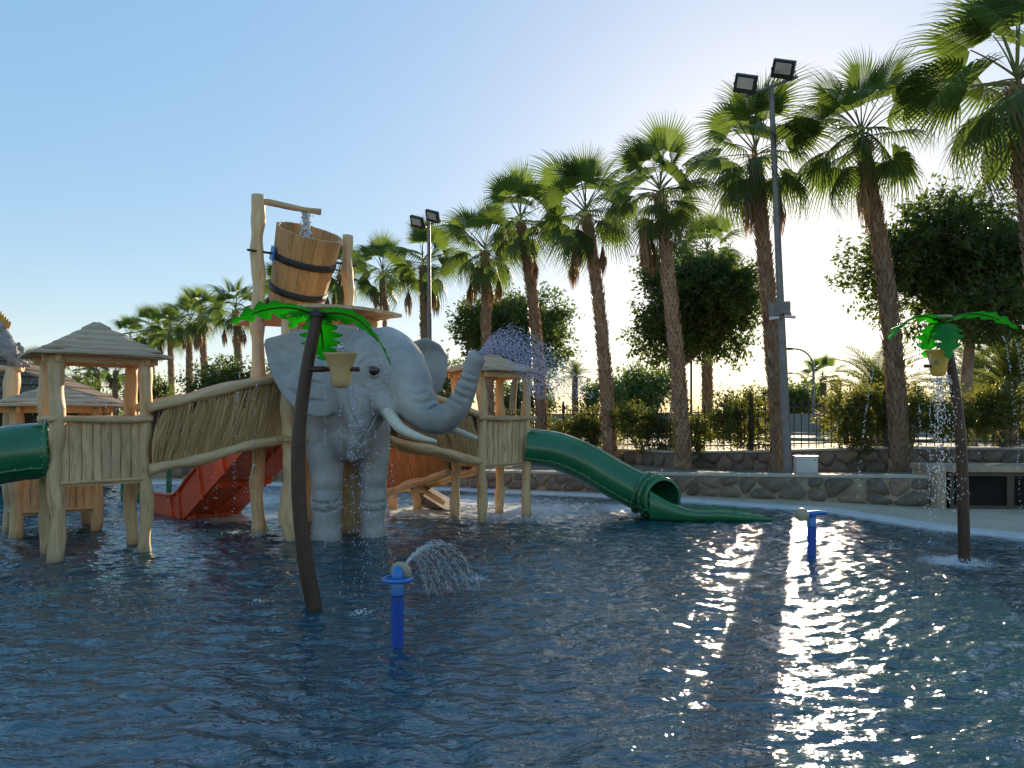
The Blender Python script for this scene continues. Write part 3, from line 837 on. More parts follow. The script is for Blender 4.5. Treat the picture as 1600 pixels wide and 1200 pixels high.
# ------------------------------------------------------------------ tipping barrel
bc = Vector((-3.10, 11.0, 4.06)); tilt = R(27)
barrel = empty('tipping_barrel', bc, 0, 'tilted wooden tipping barrel with two black bands hung above the tower roof', 'barrel')
ax = E1; upb = (UP*math.cos(tilt)-E2*math.sin(tilt)).normalized()
Mb = frame(ax, upb)
nst = 18; H0, H1 = -.72, .40
def br(z): q = (z-H0)/(H1-H0); return .395+.085*q
for i in range(nst):
    b = MB(); a0 = 2*math.pi*(i+.012)/nst; a1 = 2*math.pi*(i+.988)/nst; V = []; G = []; off = i*3.7
    zs = [H0, H0*.5, 0, H1]; jt = random.uniform(-.006, .006)
    for z in zs:
        r_ = br(z)
        for (a_, rr) in ((a0, r_-.004), ((a0+a1)/2, r_+.004), (a1, r_-.004), (a1, r_-.045), (a0, r_-.045)):
            V.append(Mb@Vector(((rr+jt*.4)*math.cos(a_), (rr+jt*.4)*math.sin(a_), z+(jt if z == H1 else 0)))); G.append((a_*r_+off, rr, z+off))
    Fc = [(5*k+j, 5*k+(j+1) % 5, 5*k+5+(j+1) % 5, 5*k+5+j) for k in range(3) for j in range(5)]+[(0, 1, 2, 3, 4), (15, 16, 17, 18, 19)]
    b.add(V, Fc, G); b.build('stave', M['stave'], barrel)
for z in (-.02, -.50):
    b = MB(); r_ = br(z); b.lathe([(r_+.004, z-.05), (r_+.022, z-.047), (r_+.024, z+.047), (r_+.005, z+.05)], (0, 0, 0), Mb, 40); 
    b.f = b.f[:-2]; b.sm = b.sm[:-2]; b.build('band', M['rubber'], barrel)
b = MB(); b.lathe([(.36, H0+.04), (.36, H0+.06)], (0, 0, 0), Mb, 30); b.build('bottom', M['stave'], barrel)
b = MB(); b.lathe([(.42, .16), (.42, .17)], (0, 0, 0), Mb, 30); b.build('water_inside', M['drop'], barrel)
b = MB(); b.tube([ax*-.86, ax*.86], .018, 8); b.build('axle', M['darkmetal'], barrel)
b = MB(); b.box(ax*-.49, (.03, .12, .2), frame(ax, upb)); b.build('bracket', M['lblue'], barrel)

# ------------------------------------------------------------------ green tube slides
def sweep_ring(mb, pts, rad, seg=30): mb.tube(pts, rad, seg, caps=False)
def tube_slide(path, r, label, flanges, name='tube_slide', mouth=None):
    root = empty(name, path[0], 0, label, 'slide', 'green tube slides')
    o = Vector(path[0]); pts = [Vector(p)-o for p in path]
    b = MB(); b.tube(pts, r, 36, caps=False); b.build('tube', M['green'], root)
    b = MB(); b.tube(pts, r-.025, 36, caps=False); b.build('tube_lining', M['greenin'], root)
    n = len(pts)
    for q in flanges:
        i = min(n-2, int(q*(n-1))); p = pts[i]; t_ = (pts[i+1]-pts[max(0, i-1)]).normalized(); Mf = frame((0, 0, 1), t_)
        b = MB(); b.lathe([(r-.026, -.028), (r+.045, -.026), (r+.048, -.002), (r+.045, .026), (r-.026, .028)], p, Mf, 36); b.f = [f for f in b.f if len(f) == 4]; b.sm = b.sm[:len(b.f)]
        fl = b.build('flange', M['green'], root)
        b = MB()
        for k in range(22):
            a_ = 2*math.pi*k/22
            for s in (-1, 1): b.ball(p+Mf@Vector(((r+.028)*math.cos(a_), (r+.028)*math.sin(a_), s*.03)), .012, 6, 4)
        b.build('bolts', M['bolt'], fl)
    # lengthwise seam with bolts on the near side
    b = MB(); sv = []
    for i in range(n):
        t_ = (pts[min(n-1, i+1)]-pts[max(0, i-1)]).normalized(); side = t_.cross(UP).normalized()
        side = side if side.y < 0 else -side; vup = side.cross(t_); vup = vup if vup.z > 0 else -vup
        sv.append(pts[i]+side*(r*.83)-vup*(r*.57))
    b.tube(sv, .02, 6); sm_ = b.build('seam', M['green'], root)
    b = MB(); acc = 0
    for i in range(1, n):
        acc += (sv[i]-sv[i-1]).length
        if acc > .12: acc = 0; b.ball(sv[i]+Vector((.0, -.02, .012)), .012, 6, 4)
    b.build('bolts', M['bolt'], sm_)
    return root
pathR = bez([P(822, 698, 12.62), P(870, 705, 12.6), P(918, 724, 12.55), P(962, 749, 12.45), P(1000, 768, 12.32), P(1020, 775, 12.16), P(1034, 779, 11.94)], 7)
slR = tube_slide(pathR, .325, 'long green tube slide curving down from the right hut to the pool', (.70, .90))
o = slR.location
# end rim and open run-out trough
endp = pathR[-1]; td = (pathR[-1]-pathR[-3]).normalized()
tdh = Vector((.985, .05, 0)).normalized(); sd = Vector((-tdh.y, tdh.x, 0))
b = MB(); Mf = frame((0, 0, 1), td); b.lathe([(.30, 0), (.345, -.01), (.352, .02), (.34, .045), (.30, .04)], endp-o, Mf, 36); b.f = [f for f in b.f if len(f) == 4]; b.sm = b.sm[:len(b.f)]; b.build('mouth_rim', M['green'], slR)
b = MB(); V = []; ns, nw = 14, 15
for i in range(ns+1):
    q = i/ns; p = endp+Vector((-.12, .22, 0))+tdh*(q*2.0-.12); zc = max(-.02, (endp.z-.34)*(1-min(1, q*2.2))**2)
    hh = .32*(1-min(1, q*2.6))**1.5+.16-.10*max(0, q-.6)/.4; W_ = .325+.03*q
    for j in range(nw+1):
        a_ = j/nw*2-1; x = W_*math.copysign(min(1, abs(a_)*1.35), a_)
        z = zc+.02+hh*max(0, (abs(a_)-.62)/.38)**1.4
        V.append(Vector((p.x, p.y, 0))+sd*x+UP*z)
n0 = len(V); V2 = [v-UP*.03+sd*(.035 if (k % (nw+1)) >= nw//2+1 else -.035) for k, v in enumerate(V)]
Fc = [(i*(nw+1)+j, (i+1)*(nw+1)+j, (i+1)*(nw+1)+j+1, i*(nw+1)+j+1) for i in range(ns) for j in range(nw)]
Fc2 = [tuple(x+n0 for x in f[::-1]) for f in Fc]
rim = [(i*(nw+1), (i+1)*(nw+1), n0+(i+1)*(nw+1), n0+i*(nw+1)) for i in range(ns)]+[(i*(nw+1)+nw, (i+1)*(nw+1)+nw, n0+(i+1)*(nw+1)+nw, n0+i*(nw+1)+nw) for i in range(ns)]
rim += [(ns*(nw+1)+j, ns*(nw+1)+j+1, n0+ns*(nw+1)+j+1, n0+ns*(nw+1)+j) for j in range(nw)]
b.add([v-o for v in V+V2], Fc+Fc2+rim, None, True); b.build('run_out_trough', M['green'], slR)
pathL = bez([P(78, 704, 8.82), P(40, 706, 8.72), P(0, 712, 8.6), P(-120, 735, 8.35), P(-300, 790, 8.2), P(-420, 822, 8.4)], 7)
slL = tube_slide(pathL, .335, 'green tube slide leaving the left hut at the picture edge', (.02, .5))

# ------------------------------------------------------------------ red slide
red = empty('red_slide', (-5.43, 12.2, 0), 0, 'wide red fibreglass slide with flanged sides under the left bridge', 'slide')
dirS = Vector((.75, -.66, 0)).normalized(); wS = Vector((.66, .75, 0)).normalized()*.95
prof_b = [(-1.7, -.45), (-.02, -.45), (0, .0), (2.25, 1.36)]           # underside (along, z)
def top_of(s): return [(-1.7, .34), (-.55, .34), (-.30, .37), (-.12, .46), (.12, .64), (2.25, 1.93)]
# side walls
for k in (0, 1):
    poly = [dirS*s+UP*z for s, z in [(-1.7, -.45), (-.12, -.45), (-.02, -.02), (2.25, 1.36)]+top_of(0)[::-1]]
    b = MB(); b.prism(poly, wS*(k-.0)-wS.normalized()*(.02 if k == 0 else -.02), wS*k); b.build('side_wall', M['red'], red)
    b = MB(); tp = [dirS*s+UP*(z+.012)+wS*k-wS.normalized()*(.035 if k == 0 else -.035) for s, z in top_of(0)]; b.tube(tp, .03, 6); b.build('side_lip', M['red'], red)
    for s in (-1.15, -.36, -.08, .62, 1.35):
        zt = np.interp(s, [q[0] for q in top_of(0)], [q[1] for q in top_of(0)]); zb = max(-.45, np.interp(s, [-.02, 2.25], [-.02, 1.36])) if s > 0 else -.45
        out = -wS.normalized() if k == 0 else wS.normalized()
        lean = dirS*(-.10)
        b = MB(); b.prism([dirS*s+UP*zb-lean*.6+wS*k, dirS*(s+.045)+UP*zb-lean*.6+wS*k, dirS*(s+.045)+UP*(zt-.02)+lean+wS*k, dirS*s+UP*(zt-.02)+lean+wS*k], out*.021, out*.055); b.build('flange', M['red'], red)
b = MB(); poly = [dirS*s+UP*z for s, z in [(-1.7, .10), (-.5, .10), (-.1, .2), (2.25, 1.62), (2.25, 1.37), (.03, .0), (-1.7, .04)]]; b.prism(poly, wS*.0+wS.normalized()*.004, wS*.995); b.build('chute', M['red'], red)
for (s, z, nm) in ((.05, .02, 0), (1.05, .63, 0)):
    b = MB(); b.prism([dirS*s+UP*(z-.05), dirS*(s+.06)+UP*(z-.05), dirS*(s+.06)+UP*(z+.03), dirS*s+UP*(z+.03)], wS*.01, wS*.99); b.build('cross_rib', M['red'], red)
b = MB(); b.prism([dirS*0+UP*-.06, dirS*2.2+UP*1.27, dirS*2.2+UP*1.35, dirS*.0+UP*.02], wS*.5, wS*.55); b.build('long_rib', M['red'], red)
for kx in (.12, .93):
    b = MB(); b.box(dirS*.12+wS*kx+UP*-.22, (.06, .06, .6)); b.build('leg', M['red'], red)

# ================================================================== ELEPHANT (one continuous painted fibreglass body)
def surface_nets(Fv, org, h):
    s = Fv < 0; nx, ny, nz = Fv.shape
    cnt = np.zeros((nx-1, ny-1, nz-1), np.float32); acc = np.zeros((nx-1, ny-1, nz-1, 3), np.float32)
    cor = [(i, j, k) for i in (0, 1) for j in (0, 1) for k in (0, 1)]
    sl = lambda c: tuple(slice(c[a], Fv.shape[a]-1+c[a]) for a in range(3))
    for a in cor:
        for ax_ in range(3):
            if a[ax_] == 0:
                b_ = list(a); b_[ax_] = 1; b_ = tuple(b_)
                fa, fb = Fv[sl(a)], Fv[sl(b_)]; m = (fa < 0) != (fb < 0)
                tt = np.where(m, fa/(fa-fb+1e-12), 0)
                for q in range(3): acc[..., q] += np.where(m, a[q]+(tt if q == ax_ else 0), 0)
                cnt += m
    act = cnt > 0; idx = -np.ones(act.shape, np.int64); idx[act] = np.arange(act.sum())
    ii = np.argwhere(act); V = (ii+acc[act]/cnt[act][:, None])*h+np.array(org)
    quads = []
    for ax_ in range(3):
        lo = [slice(None)]*3; hi = [slice(None)]*3
        lo[ax_] = slice(0, -1); hi[ax_] = slice(1, None)
        ch = s[tuple(lo)] != s[tuple(hi)]; e = np.argwhere(ch)
        o1, o2 = [q for q in range(3) if q != ax_]
        ok = (e[:, o1] > 0) & (e[:, o2] > 0) & (e[:, o1] < Fv.shape[o1]-1) & (e[:, o2] < Fv.shape[o2]-1); e = e[ok]
        def cellid(d1, d2):
            c = e.copy(); c[:, o1] += d1; c[:, o2] += d2; return idx[c[:, 0], c[:, 1], c[:, 2]]
        q = np.stack([cellid(-1, -1), cellid(0, -1), cellid(0, 0), cellid(-1, 0)], 1)
        flip = s[e[:, 0], e[:, 1], e[:, 2]] ^ (ax_ == 1)
        q[~flip] = q[~flip][:, ::-1]; quads.append(q)
    return V, np.concatenate(quads)
class SDF:
    def __init__(s, lo, hi, h):
        s.h = h; s.org = lo; ax_ = [np.arange(lo[i], hi[i], h, dtype=np.float32) for i in range(3)]
        s.X, s.Y, s.Z = np.meshgrid(*ax_, indexing='ij'); s.D = np.full(s.X.shape, 9, np.float32)
    def smin(s, d, k):
        if k <= 0: s.D = np.minimum(s.D, d); return
        hh = np.maximum(k-np.abs(s.D-d), 0)/k; s.D = np.minimum(s.D, d)-hh*hh*k*.25
    def sub(s, d, k=.03):
        hh = np.maximum(k-np.abs(s.D+d), 0)/k; s.D = np.maximum(s.D, -d)+hh*hh*k*.25
    def cap(s, a, ra, b, rb):
        a = np.array(a); b = np.array(b); ba = b-a; L2 = float(ba@ba)+1e-9
        t_ = np.clip(((s.X-a[0])*ba[0]+(s.Y-a[1])*ba[1]+(s.Z-a[2])*ba[2])/L2, 0, 1)
        return np.sqrt((s.X-a[0]-t_*ba[0])**2+(s.Y-a[1]-t_*ba[1])**2+(s.Z-a[2]-t_*ba[2])**2)-(ra+(rb-ra)*t_), t_
    def chain(s, nodes, k, inner=.05):
        acc = None
        for (a, ra), (b_, rb) in zip(nodes, nodes[1:]):
            d, _ = s.cap(a, ra, b_, rb)
            if acc is None: acc = d
            else:
                hh = np.maximum(inner-np.abs(acc-d), 0)/inner; acc = np.minimum(acc, d)-hh*hh*inner*.25
        s.smin(acc, k); return acc
    def ball(s, c, r, k, sc=(1, 1, 1)):
        d = np.sqrt(((s.X-c[0])/sc[0])**2+((s.Y-c[1])/sc[1])**2+((s.Z-c[2])/sc[2])**2)-r; s.smin(d*min(sc), k)
    def slab(s, poly, y0, th, k):
        """polygon in XZ with thickness about the sheet y0(X,Z)"""
        d2 = np.full(s.X.shape, 1e9, np.float32); ins = np.zeros(s.X.shape, bool); n = len(poly)
        for i in range(n):
            x1, z1 = poly[i-1]; x2, z2 = poly[i]; ex, ez = x2-x1, z2-z1
            t_ = np.clip(((s.X-x1)*ex+(s.Z-z1)*ez)/(ex*ex+ez*ez), 0, 1)
            d2 = np.minimum(d2, (s.X-x1-t_*ex)**2+(s.Z-z1-t_*ez)**2)
            if z1 != z2: ins ^= ((z1 > s.Z) != (z2 > s.Z)) & (s.X < (x2-x1)*(s.Z-z1)/(z2-z1)+x1)
        dp = np.sqrt(d2); dp[ins] *= -1
        w = np.abs(s.Y-y0(s.X, s.Z))
        q1 = np.maximum(dp+th*.6, 0); q2 = np.maximum(w-th*.4, 0)
        d = np.sqrt(q1*q1+q2*q2)+np.minimum(np.maximum(dp+th*.6, w-th*.4), 0)-th*.6
        s.smin(d*.85, k)
def n3(px, py, d, r): return (tuple(P(px, py, d)), r)
E = SDF((-3.75, 8.55, -.45), (-.30, 11.3, 3.25), .02)
# trunk of the body and chest
E.chain([n3(520, 622, 10.8, .58), n3(542, 630, 10.25, .52), n3(548, 678, 10.15, .34), n3(548, 694, 10.1, .24)], 0)
def leg(px, d, z0, rt, rb):
    x = PX(px, d); zs = [1.5, 1.15, .80, .62, .56, .52, .47, .43, .30, .05, -.5]
    rs = [rt*1.25, rt*1.05, rt*.86, rb*.97, rb*1.13, rb*.97, rb*1.12, rb*.96, rb*.98, rb*1.03, rb*1.06]
    E.chain([((x+(.05 if z > .9 else 0)*(-1 if px < 540 else -1)*(z-.9)*1.5, d+.12*max(0, z-.7), z), r) for z, r in zip(zs, rs)], .09, .03)
leg(510, 10.16, 0, .25, .195)
leg(583, 10.42, 0, .22, .172)
# skull, domes, cheek, jaw
E.ball(P(590, 572, 9.98), .50, .14, (1, 1, 1))
E.ball(P(563, 560, 10.25), .46, .15)
E.ball(P(622, 547, 9.92), .215, .10); E.ball(P(604, 540, 9.62+.15), .25, .10)
E.chain([n3(556, 600, 9.85, .36), n3(566, 640, 9.75, .27)], .12)
E.chain([n3(598, 616, 9.62, .23), n3(608, 643, 9.40, .115)], .10)
E.chain([n3(640, 622, 9.98, .20), n3(656, 644, 9.78, .11)], .08)
E.chain([n3(577, 636, 9.78, .25), n3(568, 664, 9.68, .19), n3(558, 690, 9.66, .13), n3(551, 712, 9.70, .085)], .09)
# trunk with rings
trunk = [n3(622, 566, 9.72, .33), n3(636, 596, 9.58, .315), n3(647, 625, 9.44, .265), n3(665, 648, 9.30, .205), n3(690, 656, 9.18, .168), n3(712, 641, 9.10, .145), n3(727, 611, 9.05, .122), n3(737, 582, 9.02, .098), n3(742, 564, 9.0, .098), n3(744, 560, 9.0, .102)]
pts = bez([t_[0] for t_ in trunk], 4); rr = np.interp(np.linspace(0, 9, len(pts)), range(10), [t_[1] for t_ in trunk])
acc = np.full(E.X.shape, 9, np.float32); sp = np.zeros(E.X.shape, np.float32); run = 0
for i in range(len(pts)-1):
    d, t_ = E.cap(pts[i], rr[i], pts[i+1], rr[i+1]); L = (pts[i+1]-pts[i]).length
    m = d < acc; sp[m] = (run+t_*L)[m]
    hh = np.maximum(.03-np.abs(acc-d), 0)/.03; acc = np.minimum(acc, d)-hh*hh*.0075; run += L
ringm = np.clip((sp-.38)/.25, 0, 1)*np.clip((run-.10-sp)/.1, 0, 1)
upper = np.clip(.5+(E.X+.9)*0+ (E.Z-1.45)*.6, .25, 1)
ctr = P(692, 588, 9.2); Dc = np.sqrt((E.X-ctr.x)**2+(E.Z-ctr.z)**2+.3*(E.Y-ctr.y)**2); inner_ = np.clip((.47-Dc)/.12+.3, .06, 1)
acc = acc+ringm*inner_*(.055*(1-np.abs(np.sin(sp*np.pi/.095))**.45)-.014)*np.clip(1.2-sp*.25, .5, 1)*1.2
E.smin(acc, .13)
# ears
def earpoly(px, d): return [(PX(x, d), PZ(y, d)) for x, y in px]
near = earpoly([(556, 508), (520, 506), (480, 512), (445, 521), (418, 530), (415, 540), (421, 568), (434, 598), (452, 624), (474, 643), (498, 653), (516, 650), (528, 636), (540, 615), (556, 590)], 9.72)
xe = PX(545, 9.72)
E.slab(near, lambda X, Z: 9.86-.24*np.clip((xe-X)/1.0, 0, 1.2)+.07*np.sin((xe-X)*4.2+Z*1.5)-.22*np.clip((2.5-Z), 0, 1)*np.clip((xe-X)*1.6, 0, 1), .034, .03)
farp = earpoly([(612, 548), (636, 538), (668, 528), (688, 538), (699, 556), (697, 588), (688, 612), (674, 624), (655, 610), (640, 590)], 10.45)
xf = PX(640, 10.45)
E.slab(farp, lambda X, Z: 10.36+.35*np.clip((X-xf), -.2, 1)-.45*np.clip(Z-2.62, 0, 1)**1.0, .03, .06)
# nostrils, mouth groove, crease behind jaw
tip = np.array(P(745, 558, 9.0)); 
d, _ = E.cap(tip+np.array([-.015, 0, -.03]), .045, tip+np.array([.06, -.05, .10]), .06); E.sub(d, .02)
# sculpted folds: grooves pressed along lines drawn on the surface
def surf(px, py):
    for dd in np.arange(8.7, 11.2, .01):
        p_ = P(px, py, dd); i_ = [int(round((p_[a]-E.org[a])/E.h)) for a in range(3)]
        if all(0 <= i_[a] < E.D.shape[a] for a in range(3)) and E.D[i_[0], i_[1], i_[2]] < 0: return np.array(p_)
    return None
def groove(line, r, k=.03):
    ps_ = [surf(*q) for q in line]; ps_ = [p_ for p_ in ps_ if p_ is not None]
    acc_ = None
    for a_, b_ in zip(ps_, ps_[1:]):
        if np.linalg.norm(a_-b_) > .35: continue
        d_, _ = E.cap(a_, r, b_, r); acc_ = d_ if acc_ is None else np.minimum(acc_, d_)
    if acc_ is not None: E.sub(acc_, k)
for line, r in (
    ([(541, 560), (537, 590), (538, 612), (545, 640), (556, 662)], .022), ([(552, 610), (556, 635), (566, 655)], .014), ([(531, 655), (538, 680), (543, 705)], .018), ([(524, 650), (530, 668), (533, 690)], .012),
    ([(592, 644), (586, 657), (579, 669), (570, 684), (562, 697)], .020), ([(574, 598), (586, 604), (600, 600)], .012), ([(568, 606), (584, 613), (602, 608)], .012), ([(562, 570), (572, 560), (588, 557)], .012),
    ([(610, 560), (620, 590), (618, 620)], .018), ([(488, 783), (505, 787), (530, 782)], .014), ([(488, 797), (508, 801), (530, 795)], .014), ([(490, 790), (512, 794), (531, 789)], .009), ([(566, 784), (582, 788), (600, 784)], .014), ([(566, 797), (584, 800), (600, 796)], .014),
    ([(488, 700), (500, 690), (520, 688)], .012), ([(560, 705), (575, 700), (592, 706)], .012), ([(440, 545), (470, 560), (505, 560)], .016), ([(436, 570), (462, 592), (500, 600)], .016), ([(455, 610), (480, 625), (508, 628)], .014),
    ([(640, 600), (652, 604), (662, 600)], .013), ([(640, 614), (655, 618), (667, 612)], .013), ([(645, 628), (660, 630), (674, 624)], .013), ([(652, 641), (666, 641), (680, 634)], .012)):
    groove(line, r)
mouth_line = [P(591, 646, 9.45), P(584, 660, 9.45), P(577, 673, 9.47), P(569, 686, 9.5)]
fine = .0012*np.sin(E.X*31+2*np.sin(E.Z*9))*np.sin(E.Z*37+3*np.sin(E.Y*7))
E.D += fine
V, Q = surface_nets(E.D, E.org, E.h)
# light smoothing
def smooth(V, Q, it, lam=.5):
    nv = len(V); e = np.concatenate([Q[:, [0, 1]], Q[:, [1, 2]], Q[:, [2, 3]], Q[:, [3, 0]]]); e = np.concatenate([e, e[:, ::-1]])
    deg = np.bincount(e[:, 0], minlength=nv)[:, None].clip(1)
    for _ in range(it):
        a = np.stack([np.bincount(e[:, 0], V[e[:, 1], q], nv) for q in range(3)], 1)/deg; V = V+(a-V)*lam
    return V
V = smooth(V, Q, 1)
eo = Vector((-2.3, 10.3, 0)); V = V-np.array(eo)
elephant = empty('elephant_statue', eo, 0, 'grey elephant statue with raised trunk and white tusks standing in the pool', 'statue')
body_me = np_mesh('body', V, Q, M['skin'], True)
link('body', body_me, elephant)
bvh = BVHTree.FromPolygons([Vector(v) for v in V], [tuple(int(i) for i in q) for q in Q])
def hit(px, py, back=0.0):
    o_ = Vector((0, 0, EYE))-eo; d_ = (P(px, py, 10)-Vector((0, 0, EYE))).normalized()
    h_ = bvh.ray_cast(o_, d_)
    if h_[0] is None: return P(px, py, 9.5)-eo, Vector((0, -1, 0))
    return h_[0]+d_*back, h_[1]
# near eye with lids
ep, en = hit(585, 579)
en = en if en.y < 0 else -en
Me = frame((1, .1, -.12), en)
b = MB(); b.ball(ep-en*.014, .082, 18, 12); eyeo = b.build('eyeball', M['eye'], elephant)
for sgn, rr_, w_ in ((1, .094, .036), (-1, .092, .032), (-1, .142, .022), (1, .145, .020)):
    b = MB(); arc = []
    for k in range(13):
        a_ = math.pi*k/12
        arc.append(ep+en*.012-en*(.0+.02*abs(math.cos(a_))+(.012 if rr_ > .1 else 0))+Me@Vector((1.25*rr_*math.cos(a_), sgn*rr_*.72*math.sin(a_), 0)))
    b.tube(arc, [w_*(.35+.65*math.sin(math.pi*k/12)) for k in range(13)], 8); b.build('eyelid', M['skin'], elephant)
# the other eye, mirrored on the hidden side of the head
b = MB(); b.ball(P(646, 575, 10.05)-eo+Vector((.1, .25, 0)), .062, 14, 10); b.build('eyeball', M['eye'], elephant)
# mouth lining on the jaw edge
b = MB(); mp = []
for (x, y) in ((591, 645), (588, 652), (583, 661), (577, 671), (571, 681), (567, 688)):
    p_, n_ = hit(x, y, -.002); mp.append(p_)
b.tube(mp, [.004, .011, .017, .017, .012, .004], 8); b.build('lip', M['mouth'], elephant)
# tusks
def tusk(nodes):
    pts_ = bez([Vector(P(*n_[:3]))-eo for n_ in nodes], 6); rd = np.interp(np.linspace(0, len(nodes)-1, len(pts_)), range(len(nodes)), [n_[3] for n_ in nodes])
    b = MB(); b.tube(pts_, list(rd), 18); b.ball(pts_[-1], rd[-1], 12, 8); b.build('tusk', M['tusk'], elephant)
tusk([(603, 634, 9.46, .075), (611, 650, 9.28, .080), (626, 669, 9.10, .068), (652, 682, 8.95, .050), (680, 689.5, 8.85, .024)])
tusk([(655, 638, 9.8, .07), (676, 660, 9.68, .068), (706, 671, 9.52, .052), (744, 684, 9.36, .026)])

# ================================================================== PALMS
def fan_mesh(name, seed, L=.90, pet=.75, spread=108, nseg=36, droop=.25, tipdroop=.35, arch=.15, cup=.25, petr=.016):
    rs = random.Random(seed); V = []; Fc = []; G = []; mats = []
    # petiole
    n = 6; path = [Vector((pet*k/n, 0, -arch*(k/n)**2*pet)) for k in range(n+1)]
    for k, p in enumerate(path):
        r_ = petr*(1.5-.8*k/n)
        for (dy, dz) in ((-r_, 0), (0, r_*.7), (r_, 0), (0, -r_*.7)): V.append((p.x, p.y+dy, p.z+dz)); G.append((p.x*2, dy, dz))
    for k in range(n):
        for j in range(4): Fc.append((4*k+j, 4*k+4+j, 4*k+4+(j+1) % 4, 4*k+(j+1) % 4)); mats.append(1)
    hub = path[-1]; sl = -2*arch   # slope at the hub
    da = R(2*spread)/nseg
    for i in range(nseg):
        a = -R(spread)+da*(i+.5); aa = a/R(spread)
        Ls = L*(1-.22*aa*aa)*rs.uniform(.92, 1.05); off = rs.uniform(0, 8); td = tipdroop*rs.uniform(.6, 1.6); o = len(V)
        tw = rs.uniform(-.05, .05)
        for f in (.04, .28, .52, .72, .88, 1.0):
            r_ = f*Ls
            if f <= .52: hw = r_*math.tan(da/2)*1.02
            else: hw = .52*Ls*math.tan(da/2)*(1-(f-.52)/.48)*.92
            ex = max(0, f-.5)
            for s in (-1, 0, 1):
                x = r_*math.cos(a)-s*hw*math.sin(a); y = r_*math.sin(a)+s*hw*math.cos(a)
                z = -droop*f*f*Ls-td*ex*ex*2.4*Ls+cup*abs(math.sin(a))*r_*(1-f*.8)+(.28*hw if s == 0 else 0)
                sh = td*ex*ex*.5
                V.append((hub.x+x*(1-sh)+tw*ex, hub.y+y*(1-sh*.8), hub.z+z+sl*x*.6)); G.append((off+f*.6, i*.2, s*.2))
        for k in range(5):
            q = o+3*k; Fc += [(q, q+1, q+4, q+3), (q+1, q+2, q+5, q+4)]; mats += [0, 0]
    me = bpy.data.meshes.new(name); me.from_pydata(V, [], Fc)
    at = me.attributes.new('gc', 'FLOAT_VECTOR', 'POINT'); at.data.foreach_set('vector', np.array(G, np.float32).ravel())
    me.materials.append(M['fan']); me.materials.append(M['petiole']); me.polygons.foreach_set('material_index', mats); me.update()
    return me
FY = [fan_mesh('young_fan', 11+i, droop=.05, tipdroop=.18, arch=.06, cup=.32, spread=88+8*i) for i in range(2)]
FM = [fan_mesh('mid_fan', 21+i, droop=.22, tipdroop=.55, arch=.16, spread=106) for i in range(3)]
FO = [fan_mesh('old_fan', 31+i, droop=.40, tipdroop=.85, arch=.26, spread=112, cup=.05) for i in range(3)]
def dead_mesh(seed):
    """a folded brown fan hanging from its long stalk"""
    rs = random.Random(seed); b = MB(); pet = .75
    b.tube([(0, 0, 0), (.22, 0, .05), (.40, 0, -.12), (.46, 0, -.5), (.47, 0, -pet)], [.014, .012, .010, .009, .009], 5)
    for i in range(60):
        a = rs.uniform(0, 6.28); r0 = .02; r1 = rs.uniform(.05, .15); L = rs.uniform(.45, .85)
        c0 = Vector((.47+r0*math.cos(a), r0*math.sin(a), -pet+rs.uniform(-.02, .05)))
        c1 = Vector((.47+r1*math.cos(a), r1*math.sin(a), -pet-L*.55)); c2 = Vector((.47+r1*.8*math.cos(a+.3), r1*.8*math.sin(a+.3), -pet-L))
        t_ = Vector((-math.sin(a), math.cos(a), 0)); w = rs.uniform(.010, .022)
        b.add([c0-t_*w*.5, c0+t_*w*.5, c1-t_*w, c1+t_*w, c2], [(0, 1, 3, 2), (2, 3, 4)], [(i, 0, 0)]*5)
    me = b.mesh('dead_frond'); me.materials.append(M['deadfan']); return me
FD = [dead_mesh(i) for i in range(3)]
def trunk_mesh(seed, H, r0, lean, nb=26):
    """leaning trunk; its leaf-base scales sit on the same axis"""
    rs = random.Random(seed); n = 22
    ph = rs.uniform(0, 6)
    def ax_(q):
        return Vector((lean.x*(.35*q+.65*q*q)+.03*math.sin(q*5+ph), lean.y*q+.03*math.cos(q*4+ph), H*q))
    def rad(q): return r0*(1-.30*q+.55*max(0, 1-q*14)**2+.08*max(0, q-.85)/.15)
    b = MB(); b.tube([ax_(k/n) for k in range(n+1)], [rad(k/n)*(1+rs.uniform(-.02, .02)) for k in range(n+1)], 16)
    me = b.mesh('trunk'); me.materials.append(M['palmbark'])
    s = MB(); rows = int(H/.105)
    for k in range(rows):
        q = (k+.3)/rows; c = ax_(q); r_ = rad(q); m = 13; t_ = (ax_(min(1, q+.02))-ax_(max(0, q-.02))).normalized()
        for j in range(m):
            if rs.random() < .08: continue
            a = 2*math.pi*(j+(.5 if k % 2 else 0)+rs.uniform(-.15, .15))/m
            d = Vector((math.cos(a), math.sin(a), 0)); w = Vector((-math.sin(a), math.cos(a), 0)); hw = r_*.30*rs.uniform(.7, 1.15)
            Lb = .15*rs.uniform(.6, 1.4); out = rs.uniform(.025, .085)
            p0 = c+d*(r_*.97); p1 = p0+t_*Lb+d*out
            off = rs.uniform(0, 30)
            s.add([p0-w*hw, p0+w*hw, p1+w*hw*.42, p1-w*hw*.42, p0+d*.012+t_*Lb*.35, p1-t_*.03-d*out*.7], [(0, 4, 3), (0, 1, 4), (1, 2, 4), (4, 2, 3), (3, 2, 5)], [(off+rs.random()*.5, 0, 0)]*6)
    sme = s.mesh('leaf_bases'); sme.materials.append(M['dryboot'])
    return me, sme, ax_(1.0)
GA = math.pi*(3-math.sqrt(5))
